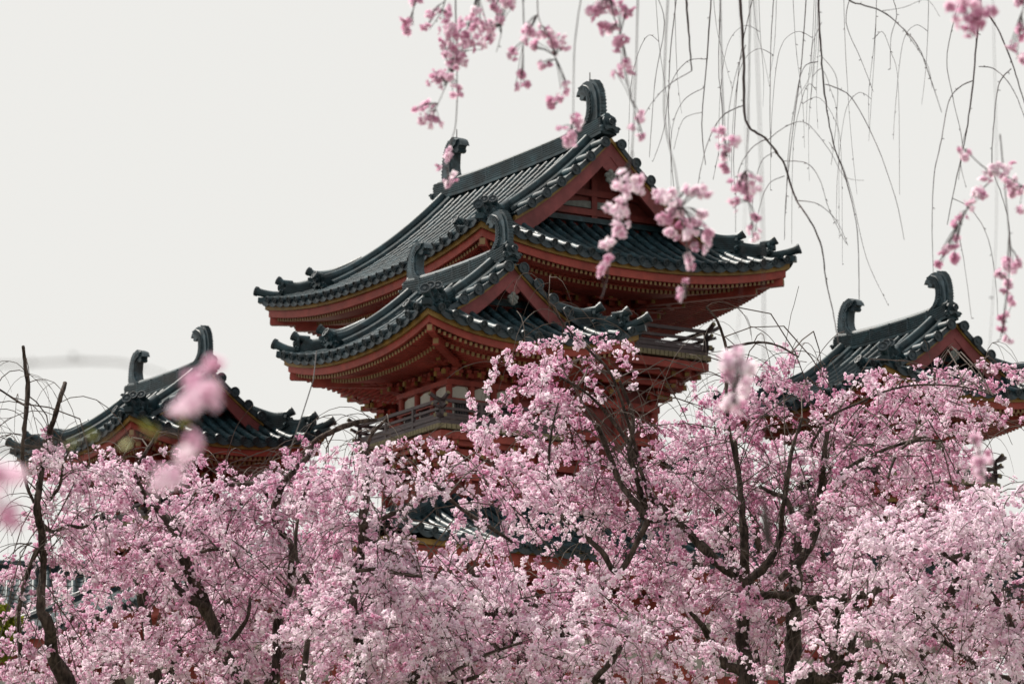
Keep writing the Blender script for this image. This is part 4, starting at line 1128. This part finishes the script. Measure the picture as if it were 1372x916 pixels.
strands = [
 ([(262,0),(272,150),(277,320),(330,370),(380,440),(410,530),(450,590),(480,660),(490,740),(510,830),(525,916)], 5.2, 1.6, 12.2),
 ([(470,0),(478,130),(488,250),(510,380),(545,480),(575,620),(580,800)], 3.6, 1.2, 13.2),
 ([(118,0),(126,100),(133,190)], 4.0, 2.4, 11.6),
 ([(185,0),(172,180),(160,330),(170,440)], 2.6, 1.2, 13.5),
 ([(540,-30),(560,5),(640,30),(700,80),(740,130),(770,210),(800,300)], 3.2, 1.0, 12.6),
 ([(905,40),(895,90),(885,210),(870,330),(850,430),(830,520),(815,600)], 3.6, 1.2, 12.8),
 ([(900,20),(940,60),(985,160),(1010,240),(1040,330)], 3.2, 1.6, 12.8),
 ([(355,-40),(345,100),(342,300),(345,420)], 1.6, .9, 14.2),
 ([(440,-30),(425,180),(405,330),(385,520),(380,640)], 1.8, 1.0, 14.0),
 ([(95,-30),(75,160),(72,330),(85,500)], 1.8, 1.0, 14.0),
 ([(210,-20),(205,180),(215,330),(190,480)], 1.5, .9, 14.5),
 ([(665,-20),(680,40),(665,100),(663,185)], 1.4, .9, 14.5),
 ([(560,-20),(545,60),(585,160),(618,245)], 1.4, .8, 14.5),
 ([(300,-20),(262,160),(245,400),(250,520)], 1.6, .9, 13.8),
 ([(30,-30),(60,60),(35,220),(20,420)], 1.5, .9, 14.0),
 ([(860,-40),(815,140),(830,260),(855,380),(845,480)], 1.5, .9, 13.8),
]
kids = [   # side twigs: start on a strand, arch over and hang
 ([(490,225),(530,240),(560,262),(600,330),(640,420),(680,540),(700,640)], 2.4, 1.0, 13.2),
 ([(885,215),(850,232),(820,270),(800,370),(780,470),(775,600),(778,740)], 2.6, 1.2, 12.8),
 ([(985,185),(955,220),(942,300),(935,440),(960,520),(980,600),(985,700)], 2.6, 1.2, 12.8),
 ([(900,178),(940,185),(985,230),(1020,310),(1050,420)], 2.2, 1.2, 12.8),
 ([(272,280),(215,310),(180,370),(160,440),(150,490)], 2.6, 1.2, 12.2),
 ([(410,535),(470,545),(520,590),(550,655)], 2.0, .9, 12.3),
 ([(380,430),(440,436),(475,480),(500,560),(545,650)], 1.8, .9, 12.4),
 ([(335,375),(390,335),(440,330),(500,400),(540,470),(592,482)], 1.8, .8, 12.4),
 ([(470,165),(430,185),(405,300),(390,420),(385,560)], 1.8, 1.0, 13.2),
 ([(170,158),(120,165),(75,230),(60,340),(30,430)], 1.8, 1.0, 13.4),
 ([(133,190),(75,225),(30,270),(0,320)], 2.0, 1.0, 11.8),
 ([(165,235),(110,270),(80,350),(78,500)], 1.6, .9, 13.4),
 ([(160,300),(110,320),(85,400)], 1.4, .9, 13.4),
 ([(330,372),(290,400),(255,470),(250,620)], 2.2, 1.0, 12.2),
 ([(380,470),(340,490),(315,550),(300,640)], 1.8, 1.0, 12.2),
 ([(355,405),(320,430),(300,500),(295,560)], 1.6, 1.0, 12.2),
 ([(500,380),(530,430),(560,520),(600,690),(658,815)], 1.4, .9, 13.4),
 ([(480,150),(520,210),(518,330),(505,440)], 1.4, .9, 13.4),
 ([(870,330),(850,420),(865,500)], 1.4, .9, 12.8),
 ([(830,530),(880,560),(925,640),(945,760),(950,850)], 1.8, .9, 12.8),
 ([(845,620),(860,700),(880,850)], 1.4, .9, 12.8),
 ([(700,80),(760,170),(775,235)], 1.3, .9, 12.6),
 ([(640,30),(700,20),(760,0),(795,45)], 1.2, .8, 12.6),
 ([(278,120),(250,200),(230,320),(235,430)], 1.5, .9, 12.6),
 ([(480,60),(455,120),(450,200),(415,260)], 1.4, .9, 13.2),
]
BL = {  # blossom clumps (photo px, py, r) hung on strands: path then clumps
}
def twig(mb, pts, w0, w1, D, jit=.25, n=5):
    m = len(pts); P = [at(x, y, D+0.12*math.sin(i*1.3+x*.02)) for i, (x, y) in enumerate(pts)]
    op, orr = smooth_path(P, [(w0*(1-i/(m-1))+w1*i/(m-1))*0.46*D/FPX for i in range(m)], 6, jit); mb.tube(op, orr, n)
    # little buds / spurs
    for p, r_ in zip(op[::2], orr[::2]):
        if random.random() < .25:
            d = Vector((random.gauss(0, 1), random.gauss(0, 1), random.gauss(0, 1))).normalized()
            mb.tube([p, p+d*(r_+.006), p+d*(r_+.009)-ZV*.003], [.0016, .0019, .0008], 4)
    return op
def hang_from_arch(mb, first, D):
    """join the first point of a strand to the limb above the view"""
    p = at(first[0], first[1], D)
    best = min(arch_pts, key=lambda a: (a[0]-p).xy.length+abs(a[0].z-p.z)*.2)[0]
    mid = Vector(((best.x*.35+p.x*.65), (best.y*.5+p.y*.5), best.z*.6+p.z*.4))
    op, orr = smooth_path([best, mid, p], [.010, .006, .0045], 6, .2); mb.tube(op, orr, 6)
for L, w0, w1, D in strands:
    D += 5.0; w0 *= .85; w1 *= .85
    mb = MB(); pts = c8(L); hang_from_arch(mb, pts[0], D); twig(mb, pts, w0, w1, D)
    mb.build('hanging_branch', M['twigdark'], t, True, 60)
rs = random.Random(5)
for i in range(15):      # hair-fine far strands
    x = rs.uniform(865, 1290); y1 = rs.uniform(60, 330); dx = rs.uniform(-30, 30)
    L = [(x, -30), (x+dx*.2, y1*.3), (x+dx*.6, y1*.7), (x+dx*.8+rs.uniform(-5, 5), y1)]
    mb = MB(); D = rs.uniform(18.5, 22); hang_from_arch(mb, L[0], D); twig(mb, L, 1.0, .5, D, .2, 4)
    if rs.random() < .8:
        q = L[1] if rs.random() < .5 else L[2]; sg = rs.choice((-1, 1)); a_ = rs.uniform(18, 45)
        twig(mb, [q, (q[0]+sg*a_*.5, q[1]-8), (q[0]+sg*a_, q[1]+18), (q[0]+sg*(a_+10), q[1]+rs.uniform(60, 130)), (q[0]+sg*(a_+12), q[1]+rs.uniform(140, 220))], 0.9, .5, D, .2, 4)
    mb.build('hanging_branch', M['twigdark'], t, True, 60)
for L, w0, w1, D in kids:
    D += 5.0; w0 *= .7; w1 *= .7
    mb = MB(); twig(mb, c8(L), w0, w1, D); mb.build('side_twig', M['twigdark'], t, True, 60)

def clump_strand(tree, path, clumps, D, size=.0145, tone=.45, w=(2.0, 1.0), arch_=True, dens=1.0, tv=.22, kinds=(('full', .62), ('double', .2), ('bud', .18)), name='hanging_branch'):
    mb = MB()
    if arch_: hang_from_arch(mb, path[0], D)
    op = twig(mb, path, w[0], w[1], D)
    FP, FT = [], []
    for cl in clumps:
        cx, cy, cr = cl[:3]; tn = cl[3] if len(cl) > 3 else tone
        c = at(cx, cy, D+random.gauss(0, .05)); R_ = cr*1.18*D/FPX
        near_ = min(op, key=lambda p: (p-c).length)
        nf = max(3, int(dens*2.3*(R_/size)**2+2))
        for _ in range(nf):
            v = Vector((random.gauss(0, 1), random.gauss(0, .8), random.gauss(0, 1))); v = v.normalized()*R_*random.random()**.5*.95
            q = c+v; FP.append(tuple(q)); FT.append(min(1, max(0, tn+random.gauss(0, tv))))
            if random.random() < .6: mb.tube([near_, (near_+q)/2+ZV*.006, q], [.0013, .0010, .0012], 3)
    o = mb.build(name, M['twigdark'], tree, True, 60)
    blossoms('blossoms', FP, [max(0, x-.1) for x in FT], o, size, kinds)
cs = [
 ([(640,-10),(628,40),(612,80),(600,110),(582,150)], [(625,45,18),(602,42,15),(640,25,14),(615,75,20),(600,98,12),(585,106,14),(570,150,15),(582,160,10),(612,122,9),(594,60,8),(640,60,9)], 12.6, .5),
 ([(560,-10),(552,20),(545,45)], [(556,4,9),(548,30,9),(545,40,6)], 12.6, .6),
 ([(600,-10),(590,18),(575,40)], [(592,20,12),(577,22,7),(570,36,6)], 12.6, .6),
 ([(670,-10),(665,15),(672,40),(665,70)], [(662,5,12),(680,2,12),(650,36,12),(668,28,8),(660,52,7)], 12.6, .5),
 ([(700,-10),(702,40),(700,80),(698,118)], [(688,74,7),(699,102,5),(692,118,4),(703,112,4)], 12.4, .65),
 ([(720,-10),(722,25),(735,50),(745,80),(758,115),(745,140)], [(712,45,14),(732,44,12),(748,60,13),(728,88,10),(718,60,8),(758,115,9),(740,137,7),(752,134,7)], 12.2, .5),
 ([(815,-10),(822,20),(835,60),(838,100),(848,140),(860,180)], [(800,15,13),(818,12,14),(835,14,12),(822,35,11),(808,42,9),(828,60,12),(838,52,7),(838,84,8),(830,100,9),(843,97,6),(860,158,7),(846,172,5),(858,182,4)], 12.2, .55),
 ([(610,-10),(612,150),(602,200),(600,250)], [(600,208,8,.5),(588,222,6,.6),(604,242,9,.35)], 12.8, .5),
 ([(780,-10),(770,60),(768,150),(765,175)], [(775,165,12,.7),(758,180,12,.75),(766,188,8,.6)], 11.5, .7),
 ([(855,-10),(850,150),(842,240),(822,320),(812,380),(805,400)], [(832,245,13,.2),(848,252,13,.25),(855,242,9,.25),(835,275,14,.3),(822,285,12,.2),(826,300,10,.3),(833,305,9,.35),(815,322,10,.3),(812,350,5,.8),(806,362,5,.9)], 11.0, .35),
 ([(895,-10),(890,150),(905,230),(915,300),(925,360),(918,400)], [(884,262,10,.3),(898,262,12,.3),(915,258,12,.3),(932,256,12,.3),(946,256,9,.35),(905,280,12,.45),(890,290,9,.8),(912,292,10,.7),(940,285,8,.3),(900,318,10,.4),(935,300,11,.35),(925,312,9,.45),(935,330,8,.5),(923,350,8,.75),(948,318,8,.5),(915,394,8,.75),(918,375,4,.9)], 11.0, .4),
 ([(965,-10),(968,120),(972,190),(975,230)], [(965,180,10,.6),(976,192,12,.5),(970,205,9,.6),(968,226,7,.7)], 12.4, .55),
 ([(1005,-10),(1003,160),(1000,240),(1010,320)], [(990,250,12,.45),(1005,246,14,.4),(1000,262,10,.5),(985,275,6,.5),(1010,290,7,.6),(1008,310,10,.5)], 12.0, .45),
 ([(1300,-15),(1302,20),(1305,50)], [(1290,12,16,.75),(1305,8,18,.7),(1298,35,15,.75),(1312,25,12,.7),(1325,18,6,.8)], 9.5, .7),
 ([(1375,-15),(1368,30),(1362,80)], [(1362,0,9,.6),(1368,40,10,.6),(1362,62,9,.6),(1368,76,7,.6)], 11.5, .6),
 ([(1292,200),(1320,225),(1345,235),(1372,250)], [(1290,203,9,.45),(1294,212,5,.5),(1335,235,12,.35),(1348,228,11,.35),(1350,246,12,.4),(1362,252,11,.45),(1368,280,6,.6),(1322,238,6,.4)], 12.4, .4),
 ([(1325,245),(1305,265),(1290,290),(1275,320),(1262,352)], [(1312,260,10,.35),(1300,272,9,.4),(1308,255,7,.4),(1288,292,8,.5),(1278,300,6,.6),(1284,320,5,.6),(1274,330,7,.65),(1266,338,7,.7),(1258,353,3,.9),(1280,345,6,.7)], 12.4, .45),
 ([(1340,180),(1350,290),(1353,350),(1345,430),(1340,455)], [(1352,355,13,.4),(1362,348,8,.4),(1340,368,6,.6),(1352,380,6,.6),(1345,392,5,.7),(1356,405,6,.6),(1346,425,6,.7),(1342,440,4,.7),(1350,455,4,.8)], 12.4, .45),
]
for pth, cl, D, tn in cs:
    clump_strand(t, pth, cl, D, tone=tn, arch_=pth[0][1] < 0)
# softer clumps hanging nearer to the lens
for pth, cl, D, tn in [
 ([(990,-20),(1000,200),(992,400),(985,470),(985,540)], [(972,488,12,.25),(985,480,14,.25),(995,495,12,.25),(980,505,13,.3),(992,515,9,.35),(975,540,9,.4),(990,545,7,.4)], 8.0, .3),
 ([(1330,-20),(1335,300),(1318,560),(1312,600),(1318,640)], [(1308,590,8,.5),(1314,608,9,.5),(1310,622,7,.6),(1322,620,7,.6),(1312,636,6,.6)], 9.5, .5),
]: clump_strand(t, pth, cl, D, tone=tn, w=(.8, .5))
mb = MB(); P = [at(1024, 640, 7.5), at(1023, 670, 7.5), at(1025, 690, 7.5), at(1028, 715, 7.5), at(1030, 738, 7.5)]; mb.tube(P, [.0012, .0015, .006, .008, .002], 8)
P2 = [at(1010, -30, 7.8), at(1022, 300, 7.6), at(1024, 640, 7.5)]; mb.tube(smooth_path(P2, [.002, .0015, .0012], 8)[0], .0012, 4)
mb.build('dry_leaf_bud', M['twigdark'], t, True)
for c in t.children: c.location = -gloc
t.location = gloc

# --- out-of-focus branch very near the lens at left
t = empty('cherry_sapling', (0,0,0)); tag(t, 'very near blurred cherry branch at the left with soft pink flowers and yellow green buds', 'tree')
gloc2 = Vector((-1.9, 3.6, 0)); tm = MB()
fk = at(-900, 650, 4.0)
op, orr = smooth_path([gloc2, gloc2+Vector((.1, .1, 1.2)), fk], [.05, .035, .02], 8, .05); tm.tube(op, orr, 8)
b1 = at(-500, 520, 4.0)
op, orr = smooth_path([fk, b1, at(-100, 492, 3.9), at(60, 486, 3.8), at(110, 484, 3.8), at(170, 487, 3.8), at(215, 500, 3.8)], [.006, .003, .0012, .0011, .0011, .0009, .0005], 6, .3); tm.tube(op, orr, 6)
op, orr = smooth_path([fk, at(-500, 640, 4.0), at(-50, 606, 3.9), at(80, 592, 3.9), at(200, 582, 3.9), at(260, 580, 3.9)], [.006, .003, .0014, .0014, .0012, .0008], 6, .3); tm.tube(op, orr, 6)
for x, y in ((45, 484), (110, 482), (100, 476)): tm.tube([at(x, y+3, 3.8), at(x-4, y-3, 3.8)], [.002, .0005], 5)
tm.build('trunk', M['twig'], t, True, 60)
lf = MB()
for x, y in ((130, 590), (200, 578), (160, 600), (90, 598), (255, 572), (205, 588)):
    c = at(x, y, 3.9); d = Vector((random.gauss(0, 1), random.gauss(0, .5), 1)).normalized(); s_ = d.orthogonal().normalized()
    lf.add([c, c+d*.006+s_*.003, c+d*.014, c+d*.006-s_*.003], [(0, 1, 2, 3)])
M['bud'] = mat('young_leaf', (0.42, 0.45, 0.08), 0.6); lf.build('young_leaves', M['bud'], t)
FP, FT = [], []
for cx, cy, cr, n, D, tn in ((262, 530, 16, 6, 3.9, .25), (245, 542, 16, 6, 3.9, .25), (278, 520, 12, 4, 3.9, .45), (285, 535, 9, 3, 3.9, .6), (255, 508, 12, 3, 3.9, .5), (290, 490, 9, 2, 3.9, .6),
   (250, 600, 14, 4, 3.9, .45), (242, 620, 16, 5, 3.9, .3), (222, 636, 14, 5, 3.9, .3), (258, 585, 9, 2, 3.9, .6), (210, 645, 9, 2, 3.9, .25),
   (2, 660, 18, 3, 3.4, .55), (6, 692, 18, 3, 3.4, .65), (-10, 680, 25, 4, 3.4, .6), (18, 640, 12, 3, 3.4, .3), (-15, 640, 20, 5, 3.4, .4)):
    for _ in range(n):
        q = at(cx+random.gauss(0, cr*.45), cy+random.gauss(0, cr*.45), D+random.gauss(0, .02)); FP.append(tuple(q)); FT.append(min(1, max(0, tn+random.gauss(0, .12))))
blossoms('blossoms', FP, FT, t, .0095, (('full', .8), ('bud', .2)))
st_ = MB()
st_.tube([at(215, 500, 3.8), at(250, 520, 3.9), at(265, 560, 3.9), at(250, 600, 3.9), at(230, 640, 3.9)], .0009, 4)
st_.tube([at(-50, 606, 3.9), at(-20, 640, 3.5), at(0, 680, 3.4)], .0009, 4)
st_.build('twigs', M['twig'], t)
for c in t.children: c.location = -gloc2
t.location = gloc2

# --- clipped evergreen glimpsed at the lower left
t = empty('evergreen_bush', (0,0,0)); tag(t, 'small yellow green evergreen at the lower left corner behind the blossom', 'shrub')
b = at(-6, 848, 60); gl = Vector((b.x, b.y, 0)); tm = MB(); op, orr = smooth_path([gl, gl+Vector((.1, 0, 4)), Vector((b.x, b.y, b.z))], [.16, .11, .05], 6, .1); tm.tube(op, orr, 8); tm.build('trunk', M['bark'], t, True)
n = 2500; d = rng.normal(size=(n, 3)); d /= np.linalg.norm(d, axis=1)[:, None]; q = np.array(b)+d*(rng.random(n)**.4)[:, None]*np.array([.4, .4, .36])*(1+.25*np.sin(d[:, :1]*5)*np.cos(d[:, 2:]*6))
T_, W_ = TEMPL['single']; vv, _ = flower_arrays(q, 'single', .04, np.zeros(n)); base = np.array([.20, .22, .03])*(0.6+.8*rng.random((n, 1))); cc = np.repeat(base, len(T_), axis=0)
np_mesh('foliage', vv, len(vv)//4, M['leaf'], t, cc)
for c in t.children: c.location = -gl
t.location = gl
